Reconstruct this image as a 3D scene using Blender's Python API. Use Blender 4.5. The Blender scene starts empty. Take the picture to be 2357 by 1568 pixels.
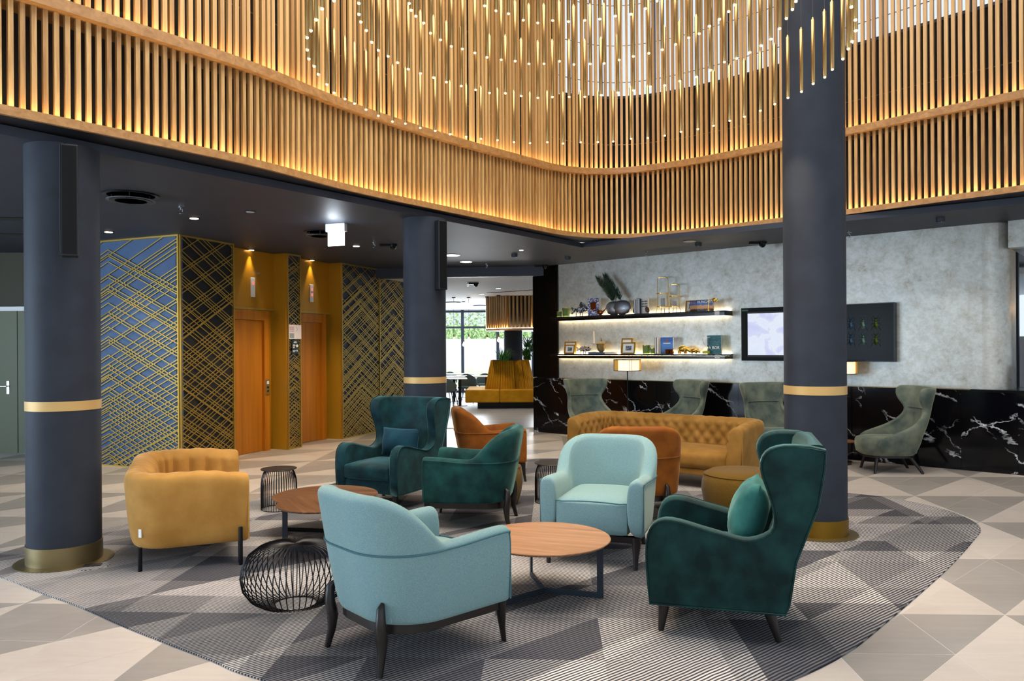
import bpy, bmesh, math, random
from mathutils import Vector, Matrix
R = random.Random(7)
S = bpy.context.scene
C = S.collection

# ------------------------------------------------------------------ camera, world, light, exposure
cam = bpy.data.cameras.new('camera')
co = bpy.data.objects.new('camera', cam)
C.objects.link(co)
S.camera = co
cam.sensor_width = 36.0
cam.lens = 36.0 * 1740 / 2357
cam.shift_y = 16.0 / 2357
cam.clip_start = 0.05
ro = 0.0065
rt, up, fw = Vector((math.cos(ro), 0, -math.sin(ro))), Vector((math.sin(ro), 0, math.cos(ro))), Vector((0, 1, 0))
mt = Matrix((rt, up, -fw)).transposed().to_4x4()
mt.translation = Vector((0, 0, 1.6))
co.matrix_world = mt

S.view_settings.view_transform = 'Standard'
S.view_settings.look = 'None'
S.view_settings.gamma = 1.0
S.view_settings.use_curve_mapping = False
S.view_settings.exposure = 0.0

w = bpy.data.worlds.new('sky')
S.world = w
w.use_nodes = True
bg = w.node_tree.nodes['Background']
bg.inputs[0].default_value = (0.78, 0.89, 1.0, 1)
bg.inputs[1].default_value = 1.05

def light(name, kind, loc, energy, col=(1, 1, 1), size=1.0, aim=None, size_y=None, spot=None, blend=0.6):
    l = bpy.data.lights.new(name, kind)
    l.energy = energy
    l.color = col
    if kind == 'AREA':
        l.size = size
        if size_y:
            l.shape = 'RECTANGLE'
            l.size_y = size_y
    else:
        l.shadow_soft_size = size
    if kind == 'SPOT':
        l.spot_size = math.radians(spot)
        l.spot_blend = blend
    o = bpy.data.objects.new(name, l)
    C.objects.link(o)
    o.location = loc
    d = Vector(aim if aim else (loc[0], loc[1], loc[2] - 1)) - Vector(loc)
    o.rotation_euler = d.to_track_quat('-Z', 'Y').to_euler()
    return o

WARM = (1.0, 0.8, 0.56)
COOL = (0.62, 0.8, 1.0)
# daylight through the glazed fronts at the left of the lobby and behind the camera
light('daylight_left', 'AREA', (-10.5, 3.0, 1.7), 640, COOL, 6.0, (0, 7, 0.6), 3.0)
light('daylight_back', 'AREA', (2.5, -3.5, 3.0), 60, (0.85, 0.92, 1.0), 7.0, (0.5, 7, 0.8), 4.0)
light('added_atrium_fill', 'AREA', (0.6, 5.6, 7.55), 620, (1.0, 0.95, 0.89), 5.5, None, 5.5)  # added overhead fill for the seating; the atrium ceiling has no opening here
light('daylight_restaurant', 'AREA', (-1.0, 26.6, 1.7), 900, (0.9, 0.96, 1.0), 8.0, (-2, 15, 0.9), 2.6)
sun = bpy.data.lights.new('sun', 'SUN')
sun.energy = 5.0
sun.angle = math.radians(3)
so_ = bpy.data.objects.new('sun', sun)
C.objects.link(so_)
so_.rotation_euler = Vector((0.25, 0.5, -0.83)).to_track_quat('-Z', 'Y').to_euler()

# ------------------------------------------------------------------ material helpers
def lin(h):
    h = h.lstrip('#')
    f = lambda v: v / 12.92 if v <= 0.04045 else ((v + 0.055) / 1.055) ** 2.4
    return tuple(f(int(h[i:i + 2], 16) / 255) for i in (0, 2, 4)) + (1.0,)

MATS = {}
def M(name, col, rough=0.5, metal=0.0, col2=None, scale=8.0, detail=3.0, lo=0.35, hi=0.65, sheen=0.0, sheen_rough=0.4, sheen_tint=None,
      coat=0.0, emit=None, es=0.0, bump=0.0, bscale=200.0, trans=0.0, ior=1.45, spec=None, stretch=None, alpha=None, aniso=None):
    m = bpy.data.materials.new(name)
    m.use_nodes = True
    n, l = m.node_tree.nodes, m.node_tree.links
    b = n['Principled BSDF']
    I = b.inputs
    c1 = lin(col) if isinstance(col, str) else col
    I['Base Color'].default_value = c1
    I['Roughness'].default_value = rough
    I['Metallic'].default_value = metal
    I['IOR'].default_value = ior
    if spec is not None: I['Specular IOR Level'].default_value = spec
    if sheen:
        I['Sheen Weight'].default_value = sheen
        I['Sheen Roughness'].default_value = sheen_rough
        if sheen_tint: I['Sheen Tint'].default_value = lin(sheen_tint)
    if coat:
        I['Coat Weight'].default_value = coat
        I['Coat Roughness'].default_value = 0.05
    if emit:
        I['Emission Color'].default_value = lin(emit) if isinstance(emit, str) else emit
        I['Emission Strength'].default_value = es
    if trans: I['Transmission Weight'].default_value = trans
    if alpha is not None: I['Alpha'].default_value = alpha
    if col2 or bump:
        tc = n.new('ShaderNodeTexCoord')
        vec = tc.outputs['Object']
        if stretch:
            mp = n.new('ShaderNodeMapping')
            mp.inputs['Scale'].default_value = stretch
            l.new(vec, mp.inputs['Vector'])
            vec = mp.outputs['Vector']
    if col2:
        t = n.new('ShaderNodeTexNoise')
        t.inputs['Scale'].default_value = scale
        t.inputs['Detail'].default_value = detail
        l.new(vec, t.inputs['Vector'])
        r = n.new('ShaderNodeValToRGB')
        r.color_ramp.elements[0].position = lo
        r.color_ramp.elements[1].position = hi
        r.color_ramp.elements[0].color = c1
        r.color_ramp.elements[1].color = lin(col2) if isinstance(col2, str) else col2
        l.new(t.outputs['Fac'], r.inputs['Fac'])
        l.new(r.outputs['Color'], I['Base Color'])
    if bump:
        t = n.new('ShaderNodeTexNoise')
        t.inputs['Scale'].default_value = bscale
        t.inputs['Detail'].default_value = 2
        l.new(vec, t.inputs['Vector'])
        bp = n.new('ShaderNodeBump')
        bp.inputs['Strength'].default_value = bump
        bp.inputs['Distance'].default_value = 0.004
        l.new(t.outputs['Fac'], bp.inputs['Height'])
        l.new(bp.outputs['Normal'], I['Normal'])
    MATS[name] = m
    return m

class G:
    """tiny node-graph writer"""
    def __init__(s, m):
        s.n, s.l = m.node_tree.nodes, m.node_tree.links
        s.b = s.n['Principled BSDF']
    def put(s, sock, v):
        if hasattr(v, 'is_output'): s.l.new(v, sock)
        else: sock.default_value = v
    def math(s, op, a, b=0.0, c=None):
        k = s.n.new('ShaderNodeMath'); k.operation = op
        s.put(k.inputs[0], a); s.put(k.inputs[1], b)
        if c is not None: s.put(k.inputs[2], c)
        return k.outputs[0]
    def obj(s):
        k = s.n.new('ShaderNodeTexCoord'); return k.outputs['Object']
    def sep(s, v):
        k = s.n.new('ShaderNodeSeparateXYZ'); s.l.new(v, k.inputs[0]); return k.outputs
    def comb(s, x, y, z=0.0):
        k = s.n.new('ShaderNodeCombineXYZ')
        for i, v in enumerate((x, y, z)): s.put(k.inputs[i], v)
        return k.outputs[0]
    def noise(s, v, scale, detail=3.0, dist=0.0, w=None, rough=0.5):
        k = s.n.new('ShaderNodeTexNoise')
        if w is not None:
            k.noise_dimensions = '4D'; s.put(k.inputs['W'], w)
        s.l.new(v, k.inputs['Vector'])
        k.inputs['Scale'].default_value = scale; k.inputs['Detail'].default_value = detail
        k.inputs['Distortion'].default_value = dist; k.inputs['Roughness'].default_value = rough
        return k.outputs['Fac']
    def white(s, v):
        k = s.n.new('ShaderNodeTexWhiteNoise'); k.noise_dimensions = '3D'; s.l.new(v, k.inputs['Vector']); return k.outputs['Value']
    def ramp(s, f, stops, interp='LINEAR'):
        k = s.n.new('ShaderNodeValToRGB'); cr = k.color_ramp; cr.interpolation = interp
        while len(cr.elements) < len(stops): cr.elements.new(0.5)
        for e, (p, c) in zip(cr.elements, stops):
            e.position = p; e.color = lin(c) if isinstance(c, str) else c
        s.l.new(f, k.inputs[0]); return k.outputs[0]
    def mix(s, f, a, b, mode='MIX'):
        k = s.n.new('ShaderNodeMix'); k.data_type = 'RGBA'; k.blend_type = mode
        s.put(k.inputs[0], f); s.put(k.inputs[6], lin(a) if isinstance(a, str) else a); s.put(k.inputs[7], lin(b) if isinstance(b, str) else b)
        return k.outputs[2]
    def rand(s):
        k = s.n.new('ShaderNodeObjectInfo'); return k.outputs['Random']
    def bump(s, h, st=0.3, d=0.004):
        k = s.n.new('ShaderNodeBump'); k.inputs['Strength'].default_value = st; k.inputs['Distance'].default_value = d
        s.l.new(h, k.inputs['Height']); s.l.new(k.outputs[0], s.b.inputs['Normal'])
    def base(s, c): s.l.new(c, s.b.inputs['Base Color'])

# ------------------------------------------------------------------ materials
def wood(name, c1, c2, c3, along=2, scale=1.0, rough=0.42):
    m = M(name, c1, rough)
    g = G(m)
    x, y, z = g.sep(g.obj())
    rd = g.math('MULTIPLY', g.rand(), 37.0)
    st = [18.0, 18.0, 18.0]; st[along] = 1.2
    v = g.comb(g.math('ADD', g.math('MULTIPLY', x, st[0] * scale), rd), g.math('MULTIPLY', y, st[1] * scale), g.math('MULTIPLY', z, st[2] * scale))
    f = g.noise(v, 1.6, 5.0, 0.8)
    f2 = g.math('MULTIPLY_ADD', g.rand(), 0.28, g.math('SUBTRACT', f, 0.14))
    g.base(g.ramp(f2, [(0.25, c1), (0.5, c2), (0.78, c3)]))
    g.bump(f, 0.1, 0.002)
    return m
wood('oak', '#9a7040', '#b98f58', '#cfa970')
wood('oak_lip', '#966a3c', '#ab7d4a', '#bf925e', along=0, scale=0.6)
wood('walnut', '#4a2e1d', '#6c482f', '#8a6144', along=0, scale=0.9, rough=0.34)
wood('light_walnut', '#906848', '#aa8060', '#c29c7c', along=0, scale=0.9, rough=0.34)
M('dark_wood', '#1a1412', 0.35)
M('dark_top', '#17120f', 0.42)
M('walnut_dark', '#3d2a1d', 0.4)
M('black', '#0b0b0c', 0.45)
M('black_gloss', '#050506', 0.16, spec=0.3)
M('black_matte', '#08080a', 0.5, spec=0.2)
M('picture_black', '#030304', 0.22, spec=0.12)
M('cord_grey', '#6a5f50', 0.6)
M('vent_grey', '#555a62', 0.5)
M('black_metal', '#121315', 0.35, 0.6)
M('wire_metal', '#16161a', 0.3, 0.7)
M('steel_blue', '#2c3540', 0.45, 0.3)
M('chrome', '#c9ccd0', 0.15, 1.0)
M('white_plastic', '#d9dbdd', 0.4)
M('backing', '#1b1512', 0.85)
M('backing_right', '#141416', 0.85)
M('ceiling_paint', '#272d3a', 0.55, col2='#2d3340', scale=3)
M('soffit_paint', '#26262b', 0.35)
M('ceiling_white', '#c9cdd2', 0.8)
M('column_paint', '#2e323a', 0.55, col2='#323740', scale=5, spec=0.15)
M('brass', '#8a6a24', 0.42, 0.9)
M('brass_band', '#c9a467', 0.5, 0.25)
M('brass_plate', '#857654', 0.4, 0.85)
M('tube_brass', '#a98a58', 0.28, 1.0)
M('gold_strip', '#b89a4c', 0.38, 0.8)
M('gold_panel', '#b8831c', 0.3, 0.45, coat=0.2)
M('gold_reveal', '#b38a22', 0.4, 0.35)
M('copper_door', '#c27a1c', 0.4, 0.2, col2='#ac6812', scale=2, stretch=(6, 6, 0.3))
M('olive_door', '#5b6048', 0.5)
M('olive_panel', '#2c2a10', 0.6)
M('panel_blue', '#40597c', 0.5, col2='#385276', scale=4)
M('panel_black', '#14161c', 0.6)
M('panel_slate', '#2a3040', 0.5)
M('led', '#fff2d8', 0.5, emit=(1.0, 0.78, 0.44, 1), es=50)
M('led_shelf', '#fff2d8', 0.5, emit=(1.0, 0.80, 0.5, 1), es=40)
M('bulb', '#fff2d8', 0.5, emit=(1.0, 0.64, 0.26, 1), es=5)
M('bulb_clear', '#fff2d8', 0.5, emit=(1.0, 0.72, 0.4, 1), es=6)
M('down_warm', '#fff2d8', 0.5, emit=(1.0, 0.78, 0.5, 1), es=9)
M('down_white', '#ffffff', 0.5, emit=(1.0, 0.97, 0.92, 1), es=4)
M('exit_glow', '#ffffff', 0.5, emit=(0.82, 0.92, 1.0, 1), es=2.2)
M('lamp_shade', '#f2dcc0', 0.7, emit=(1.0, 0.75, 0.48, 1), es=0.95)
M('lamp_side', '#b88a3a', 0.5, emit=(0.8, 0.48, 0.12, 1), es=0.25)
M('glass', '#ffffff', 0.02, trans=1.0, ior=1.02, alpha=0.12)
M('glass_green', '#8fa85a', 0.08, trans=0.6, ior=1.4)
M('glass_clear', '#f2f6f6', 0.03, trans=1.0, ior=1.25, alpha=0.35)
def velvet(name, c1, c2, tint, sheen=0.55, scale=7.0):
    return M(name, c1, 0.75, col2=c2, scale=scale, detail=5, lo=0.36, hi=0.68, sheen=sheen, sheen_rough=0.35, sheen_tint=tint, spec=0.2, bump=0.15, bscale=60)
velvet('velvet_teal', '#051e24', '#0f3a40', '#a0d8d8', 0.5)
velvet('velvet_green', '#071e1f', '#143836', '#b8e4d6', 0.5)
velvet('velvet_tub_green', '#0a2a2b', '#174744', '#a0d0c4', 0.45)
velvet('velvet_pale', '#245a57', '#3a7a72', '#c0e8dc', 0.5)
velvet('velvet_mustard', '#a37434', '#ba8a46', '#ffe0b0', 0.4, 5)
velvet('velvet_gold', '#8a6228', '#a3783a', '#ffd79a', 0.4, 5)
velvet('velvet_orange', '#753f10', '#915418', '#ffc890', 0.35, 6)
velvet('velvet_sage', '#48534f', '#757c6b', '#e6eccc', 0.45, 5)
velvet('velvet_yellow', '#b8800f', '#cc941c', '#ffdf8a', 0.3, 5)
velvet('pillow_blue', '#07293a', '#0d3a48', '#7fbccd', 0.35)
M('tweed', '#587f8e', 0.9, col2='#8fa9a2', scale=420, detail=2, lo=0.3, hi=0.75, sheen=0.35, sheen_tint='#f0f0c8', spec=0.1, bump=0.2, bscale=620)
M('tweed_seam', '#3f666e', 0.9)
M('olive_fabric', '#574018', 0.95, col2='#6d531f', scale=160, lo=0.3, hi=0.7, sheen=0.15, spec=0.1, bump=0.3, bscale=400)
M('chair_grey', '#5c6a68', 0.8)
M('table_white', '#d8dadb', 0.4)
M('leaf', '#1f5a1c', 0.5, col2='#3c7f2a', scale=20)
M('plume', '#10231a', 0.7, col2='#1c3a22', scale=20)
M('hedge', '#9cc281', 0.8, col2='#cfe3b4', scale=4, detail=6)
M('grass', '#c9d6b0', 0.9, col2='#e3ead2', scale=6)
M('garden_wall', '#d5d6e0', 0.9, col2='#dfe0ea', scale=2)
M('paving', '#c9ccd0', 0.8)
M('concrete', '#9aa1a4', 0.8)
M('silver_ball', '#8d8f95', 0.32, 0.85, bump=0.8, bscale=90)
M('gold_shiny', '#dcb055', 0.2, 0.8)
M('copper', '#8a4a22', 0.25, 0.9)
M('rock', '#5a4030', 0.8, bump=0.8, bscale=30)
M('paper', '#e6e2da', 0.7)
M('photo_grey', '#8f979e', 0.5, col2='#2f343a', scale=30, lo=0.4, hi=0.6)
M('candle', '#f0d9bd', 0.5)
M('stone_jar', '#74592c', 0.5, col2='#8f743f', scale=20)
M('grout', '#cfc8c0', 0.9)
M('floor_grey', '#8f949a', 0.35, col2='#a7acb2', scale=1.2, stretch=(0.5, 4, 1))
M('floorbox', '#1b1c1e', 0.5)
M('red_glow', '#ff5040', 0.5, emit=(1.0, 0.12, 0.08, 1), es=1.5)
M('green_sticker', '#2c6b55', 0.5)
M('sign_dark', '#1f3038', 0.4)
M('sign_pink', '#c99aa0', 0.5); M('sign_blue', '#9aa6c4', 0.5); M('sign_grey', '#7f8a90', 0.5); M('sign_pale', '#cfc6c6', 0.5)
M('text_white', '#e8e6e0', 0.6)
M('text_gold', '#c98a3c', 0.6)
M('sand_green', '#a8a81c', 0.6)
M('switch_grey', '#a9acae', 0.5)

def tile_mat(name, c1, c2):
    m = M(name, c1, 0.32)
    g = G(m)
    o = g.obj()
    f = g.noise(o, 1.7, 6.0, 0.6, w=g.math('MULTIPLY', g.rand(), 20.0), rough=0.6)
    x, y, z = g.sep(o)
    f2 = g.noise(g.comb(g.math('MULTIPLY', x, 2.0), g.math('MULTIPLY', y, 16.0)), 1.3, 3.0)
    k = g.math('ADD', g.math('MULTIPLY', f, 0.6), g.math('MULTIPLY', f2, 0.4))
    k = g.math('ADD', k, g.math('MULTIPLY', g.math('SUBTRACT', g.rand(), 0.5), 0.12))
    g.base(g.ramp(k, [(0.3, c1), (0.7, c2)]))
tile_mat('tile_light', '#bcb1a8', '#cfc6bc')
tile_mat('tile_dark', '#908a84', '#a59f99')

# silver leaf wall
m = M('silver_leaf', '#a9b3b2', 0.38, 0.5)
g = G(m)
o = g.obj()
f1 = g.noise(o, 5.0, 8.0, 0.3, rough=0.7)
f2 = g.noise(o, 22.0, 5.0, 0.5, rough=0.65)
k = g.math('ADD', g.math('MULTIPLY', f1, 0.62), g.math('MULTIPLY', f2, 0.38))
g.base(g.ramp(k, [(0.32, '#8d8777'), (0.42, '#aaa9a0'), (0.54, '#b9bcb7'), (0.7, '#cacdca')]))
g.bump(f2, 0.08, 0.003)

# black marble with white veins
m = M('marble', '#08080b', 0.09, spec=0.35)
g = G(m)
x, y, z = g.sep(g.obj())
rd = g.math('MULTIPLY', g.rand(), 9.0)
u = g.math('ADD', g.math('MULTIPLY', x, 0.75), g.math('MULTIPLY', y, -0.66))
def vein(ang, sc, width, sd, dist):
    a, b = math.cos(ang), math.sin(ang)
    q = g.math('ADD', g.math('MULTIPLY', u, a), g.math('MULTIPLY', z, b))
    r_ = g.math('ADD', g.math('MULTIPLY', u, -b), g.math('MULTIPLY', z, a))
    nf = g.noise(g.comb(g.math('MULTIPLY', q, 0.8), r_, g.math('ADD', rd, sd)), 2.2, 7.0, dist, rough=0.68)
    d = g.math('ABSOLUTE', g.math('SUBTRACT', g.math('FRACT', g.math('ADD', g.math('MULTIPLY', r_, sc), g.math('ADD', g.math('MULTIPLY', nf, 0.9), rd))), 0.5))
    line = g.math('SUBTRACT', 1.0, g.math('MINIMUM', g.math('DIVIDE', d, width), 1.0))
    return line
brk = g.noise(g.comb(u, z, rd), 3.0, 4.0)
brk = g.math('MULTIPLY', g.math('MAXIMUM', g.math('SUBTRACT', brk, 0.44), 0.0), 6.0)
v1 = g.math('MULTIPLY', vein(-0.6, 1.9, 0.03, 0.0, 0.3), brk)
v2 = g.math('MULTIPLY', vein(0.5, 1.5, 0.014, 4.0, 0.3), g.math('MULTIPLY', brk, 0.6))
v3 = g.math('MULTIPLY', vein(-1.0, 2.6, 0.02, 7.0, 0.3), g.math('MULTIPLY', brk, 0.7))
v = g.math('MINIMUM', g.math('ADD', g.math('ADD', v1, v2), v3), 1.0)
g.base(g.mix(v, '#07070b', '#dfe2e8'))

# rug: woven diagonal ribs over triangular tone patches
m = M('rug_weave', '#77767a', 0.95, spec=0.1)
g = G(m)
x, y, z = g.sep(g.obj())
wob = g.noise(g.obj(), 9.0, 2.0)
q = g.math('SUBTRACT', g.math('MULTIPLY', x, 0.625), g.math('MULTIPLY', y, 0.78))
q = g.math('ADD', q, g.math('MULTIPLY', wob, 0.012))
st = g.math('SINE', g.math('MULTIPLY', q, 2 * math.pi / 0.0215))
st = g.math('MINIMUM', g.math('MAXIMUM', g.math('MULTIPLY_ADD', st, 0.85, 0.5), 0.0), 1.0)
def tri(sc, ox, oy, sd):
    a = g.math('MULTIPLY', g.math('ADD', g.math('ADD', g.math('MULTIPLY', x, 0.985), g.math('MULTIPLY', y, -0.053)), ox), 1 / sc)
    b = g.math('MULTIPLY', g.math('ADD', g.math('ADD', g.math('MULTIPLY', x, 0.053), g.math('MULTIPLY', y, 0.985)), oy), 1 / sc)
    fa, fb = g.math('FRACT', a), g.math('FRACT', b)
    side = g.math('GREATER_THAN', fa, fb)
    return g.white(g.comb(g.math('FLOOR', a), g.math('FLOOR', b), g.math('ADD', side, sd)))
tn = g.math('ADD', g.math('MULTIPLY', tri(1.2, 0.2, 0.1, 0.0), 0.55), g.math('MULTIPLY', tri(0.6, 0.35, 0.4, 5.0), 0.45))
grain = g.noise(g.comb(g.math('MULTIPLY', g.math('ADD', g.math('MULTIPLY', x, 0.8), g.math('MULTIPLY', y, 0.6)), 6.0), g.math('MULTIPLY', q, 60.0)), 2.0, 3.0)
tn = g.math('MINIMUM', g.math('MAXIMUM', g.math('MULTIPLY', g.math('SUBTRACT', tn, 0.22), 1.75), 0.0), 1.0)
dark = g.mix(tn, '#2e2e34', '#403f45')
lite = g.mix(tn, '#626267', '#dfd9d3')
c = g.mix(g.math('MULTIPLY', st, g.math('MULTIPLY_ADD', grain, 0.6, 0.65)), dark, lite)
g.base(c)
g.bump(st, 0.5, 0.006)

# mosaic cover, map screen, sea cover, teal cover
m = M('mosaic', '#4a5a80', 0.4)
g = G(m)
k = g.n.new('ShaderNodeTexVoronoi'); k.inputs['Scale'].default_value = 70.0
g.l.new(g.obj(), k.inputs['Vector'])
g.base(g.ramp(k.outputs['Color'], [(0.15, '#1d2a55'), (0.4, '#53699c'), (0.6, '#c8cbd8'), (0.8, '#7a4a3a')], 'CONSTANT'))
m = M('map_screen', '#000000', 0.3, spec=0.2)
g = G(m)
f = g.noise(g.obj(), 4.0, 6.0, 0.4)
col = g.ramp(f, [(0.36, '#cdd2f6'), (0.47, '#d8def8'), (0.5, '#e6edfb'), (0.7, '#dfe9fb')])
g.l.new(col, g.b.inputs['Emission Color'])
g.b.inputs['Emission Strength'].default_value = 0.95
m = M('sky_cover', '#2c5aa0', 0.4)
g = G(m)
x, y, z = g.sep(g.obj())
g.base(g.ramp(g.math('ADD', g.math('MULTIPLY', z, 4.0), g.math('MULTIPLY', g.noise(g.obj(), 25.0, 4.0), 0.25)), [(0.15, '#1c3c33'), (0.32, '#3d6aa8'), (0.75, '#4a86c8'), (1.0, '#2d5fae')]))
m = M('dusk_cover', '#23447e', 0.4)
g = G(m)
x, y, z = g.sep(g.obj())
g.base(g.ramp(g.math('ADD', g.math('MULTIPLY', z, 4.0), g.math('MULTIPLY', g.noise(g.obj(), 40.0, 3.0), 0.2)), [(0.2, '#2a2320'), (0.3, '#b98a5c'), (0.45, '#c08f63'), (0.52, '#3566a8'), (0.9, '#1f2f6a')]))
m = M('teal_cover', '#1f5560', 0.4)
g = G(m)
f = g.noise(g.obj(), 9.0, 1.0, 0.5)
g.base(g.ramp(g.math('FRACT', g.math('MULTIPLY', f, 8.0)), [(0.0, '#17414e'), (0.9, '#1f5f66'), (0.95, '#3f8a8c')]))
m = M('fish_paint', '#5a5e66', 0.4)
g = G(m)
g.base(g.ramp(g.noise(g.obj(), 45.0, 3.0), [(0.4, '#1c1e24'), (0.5, '#6a6e76'), (0.6, '#d0d2d6')], 'CONSTANT'))
m = M('fish_paint_colour', '#5a5e66', 0.4)
g = G(m)
k = g.n.new('ShaderNodeTexNoise'); k.inputs['Scale'].default_value = 22.0
g.l.new(g.obj(), k.inputs['Vector'])
g.base(g.ramp(k.outputs['Fac'], [(0.35, '#23262c'), (0.45, '#c9ccd0'), (0.53, '#b8405a'), (0.57, '#7f8a30'), (0.65, '#3a4048')], 'CONSTANT'))

# ------------------------------------------------------------------ mesh helpers
def mk(name, verts, faces, mat, parent=None, smooth=False, loc=None, rotz=None, mats=None, fmat=None):
    me = bpy.data.meshes.new(name)
    me.from_pydata([tuple(v) for v in verts], [], faces)
    for mm in (mats or [mat]): me.materials.append(MATS[mm])
    if fmat: me.polygons.foreach_set('material_index', fmat)
    if smooth: me.polygons.foreach_set('use_smooth', [True] * len(me.polygons))
    me.validate()
    bm = bmesh.new(); bm.from_mesh(me); bmesh.ops.recalc_face_normals(bm, faces=bm.faces); bm.to_mesh(me); bm.free()
    if smooth: me.set_sharp_from_angle(angle=math.radians(52))
    o = bpy.data.objects.new(name, me)
    C.objects.link(o)
    if parent: o.parent = parent
    if loc: o.location = loc
    if rotz is not None: o.rotation_euler = (0, 0, rotz)
    return o

def sub(o, lv=1):
    s_ = o.modifiers.new('sub', 'SUBSURF'); s_.levels = lv; s_.render_levels = lv
    return o
def bev(o, w_, seg=2, ang=40):
    b_ = o.modifiers.new('bev', 'BEVEL'); b_.width = w_; b_.segments = seg; b_.limit_method = 'ANGLE'; b_.angle_limit = math.radians(ang)
    return o

class B:
    def __init__(s): s.v, s.f = [], []
    def add(s, v, f):
        k = len(s.v); s.v += [tuple(p) for p in v]; s.f += [tuple(i + k for i in q) for q in f]; return s
    def box(s, x0, x1, y0, y1, z0, z1):
        v = [(x0, y0, z0), (x1, y0, z0), (x1, y1, z0), (x0, y1, z0), (x0, y0, z1), (x1, y0, z1), (x1, y1, z1), (x0, y1, z1)]
        return s.add(v, [(0, 3, 2, 1), (4, 5, 6, 7), (0, 1, 5, 4), (1, 2, 6, 5), (2, 3, 7, 6), (3, 0, 4, 7)])
    def obox(s, c, d, hl, hw, z0, z1):
        """oriented box: centre c, unit dir d, half length, half width"""
        n_ = (-d[1], d[0])
        p = [(c[0] + a * d[0] * hl + b_ * n_[0] * hw, c[1] + a * d[1] * hl + b_ * n_[1] * hw) for a, b_ in ((-1, -1), (1, -1), (1, 1), (-1, 1))]
        v = [(q[0], q[1], z0) for q in p] + [(q[0], q[1], z1) for q in p]
        return s.add(v, [(0, 3, 2, 1), (4, 5, 6, 7), (0, 1, 5, 4), (1, 2, 6, 5), (2, 3, 7, 6), (3, 0, 4, 7)])
    def prism(s, pts, z0, z1):
        n_ = len(pts)
        v = [(p[0], p[1], z0) for p in pts] + [(p[0], p[1], z1) for p in pts]
        return s.add(v, [tuple(range(n_ - 1, -1, -1)), tuple(range(n_, 2 * n_))] + [(i, (i + 1) % n_, n_ + (i + 1) % n_, n_ + i) for i in range(n_)])
    def rings(s, rings_, cap0=True, cap1=True, closed=True, loop=False):
        m_ = len(rings_[0]); n_ = len(rings_)
        v = [p for r_ in rings_ for p in r_]
        f = []
        for i in range(n_ - (0 if loop else 1)):
            for j in range(m_ - (0 if closed else 1)):
                a, b_ = i * m_, ((i + 1) % n_) * m_
                f.append((a + j, a + (j + 1) % m_, b_ + (j + 1) % m_, b_ + j))
        if not loop and closed:
            if cap0: f.append(tuple(range(m_ - 1, -1, -1)))
            if cap1: f.append(tuple(range((n_ - 1) * m_, n_ * m_)))
        return s.add(v, f)
    def lathe(s, prof, seg=24, c=(0, 0, 0)):
        return s.rings([[(c[0] + r_ * math.cos(2 * math.pi * k / seg), c[1] + r_ * math.sin(2 * math.pi * k / seg), c[2] + z) for k in range(seg)] for r_, z in prof])
    def tube(s, pts, rad, sides=6, loop=False, flat=None):
        P = [Vector(p) for p in pts]
        n_ = len(P)
        rs = []
        nrm = None
        for i in range(n_):
            if loop: t = P[(i + 1) % n_] - P[i - 1]
            else: t = P[min(i + 1, n_ - 1)] - P[max(i - 1, 0)]
            t.normalize()
            if nrm is None:
                a = Vector((0, 0, 1)) if abs(t.z) < 0.9 else Vector((1, 0, 0))
                nrm = (a - t * a.dot(t)).normalized()
            else:
                nrm = (nrm - t * nrm.dot(t))
                nrm = nrm.normalized() if nrm.length > 1e-6 else t.orthogonal().normalized()
            bn = t.cross(nrm)
            r_ = rad[i] if isinstance(rad, (list, tuple)) else rad
            fl = flat if flat else 1.0
            rs.append([P[i] + nrm * (r_ * math.cos(2 * math.pi * k / sides)) + bn * (r_ * fl * math.sin(2 * math.pi * k / sides)) for k in range(sides)])
        return s.rings(rs, loop=loop)
    def ball(s, c, r_, seg=12, rings_=8, sq=(1, 1, 1)):
        rr = []
        for i in range(rings_ + 1):
            t = math.pi * i / rings_
            q = max(math.sin(t), 0.02)
            rr.append([(c[0] + sq[0] * r_ * q * math.cos(2 * math.pi * k / seg), c[1] + sq[1] * r_ * q * math.sin(2 * math.pi * k / seg), c[2] - sq[2] * r_ * math.cos(t)) for k in range(seg)])
        return s.rings(rr)
    def go(s, name, mat, parent=None, smooth=False, **k):
        return mk(name, s.v, s.f, mat, parent, smooth, **k)

def rbox(hx, hy, hz, c, r, n=8, crown=0.0, front=0.0):
    """rounded upholstered block"""
    b = B()
    idx = {}
    V, F = [], []
    def vid(p):
        k = tuple(round(q, 5) for q in p)
        if k not in idx:
            idx[k] = len(V); V.append(p)
        return idx[k]
    lines = [[-1 + 2 * i / n for i in range(n + 1)]] * 3
    for ax in range(3):
        for sg in (-1, 1):
            for i in range(n):
                for j in range(n):
                    q = []
                    for (di, dj) in ((0, 0), (1, 0), (1, 1), (0, 1)):
                        p = [0, 0, 0]
                        p[ax] = sg
                        p[(ax + 1) % 3] = -1 + 2 * (i + di) / n
                        p[(ax + 2) % 3] = -1 + 2 * (j + dj) / n
                        q.append(vid(tuple(p)))
                    F.append(tuple(q))
    out = []
    h = (hx, hy, hz)
    for p in V:
        P = [p[k] * h[k] for k in range(3)]
        inn = [max(-(h[k] - r), min(h[k] - r, P[k])) for k in range(3)]
        d = Vector([P[k] - inn[k] for k in range(3)])
        if d.length > 1e-9: d = d.normalized() * r
        Q = Vector(inn) + d
        if crown and p[2] > 0: Q.z += crown * (1 - p[0] ** 2) * (1 - p[1] ** 2) * p[2]
        if front and p[1] > 0: Q.y += front * (1 - p[0] ** 2) * (1 - p[2] ** 2) * p[1]
        out.append((Q.x + c[0], Q.y + c[1], Q.z + c[2]))
    b.add(out, F)
    return b

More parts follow.
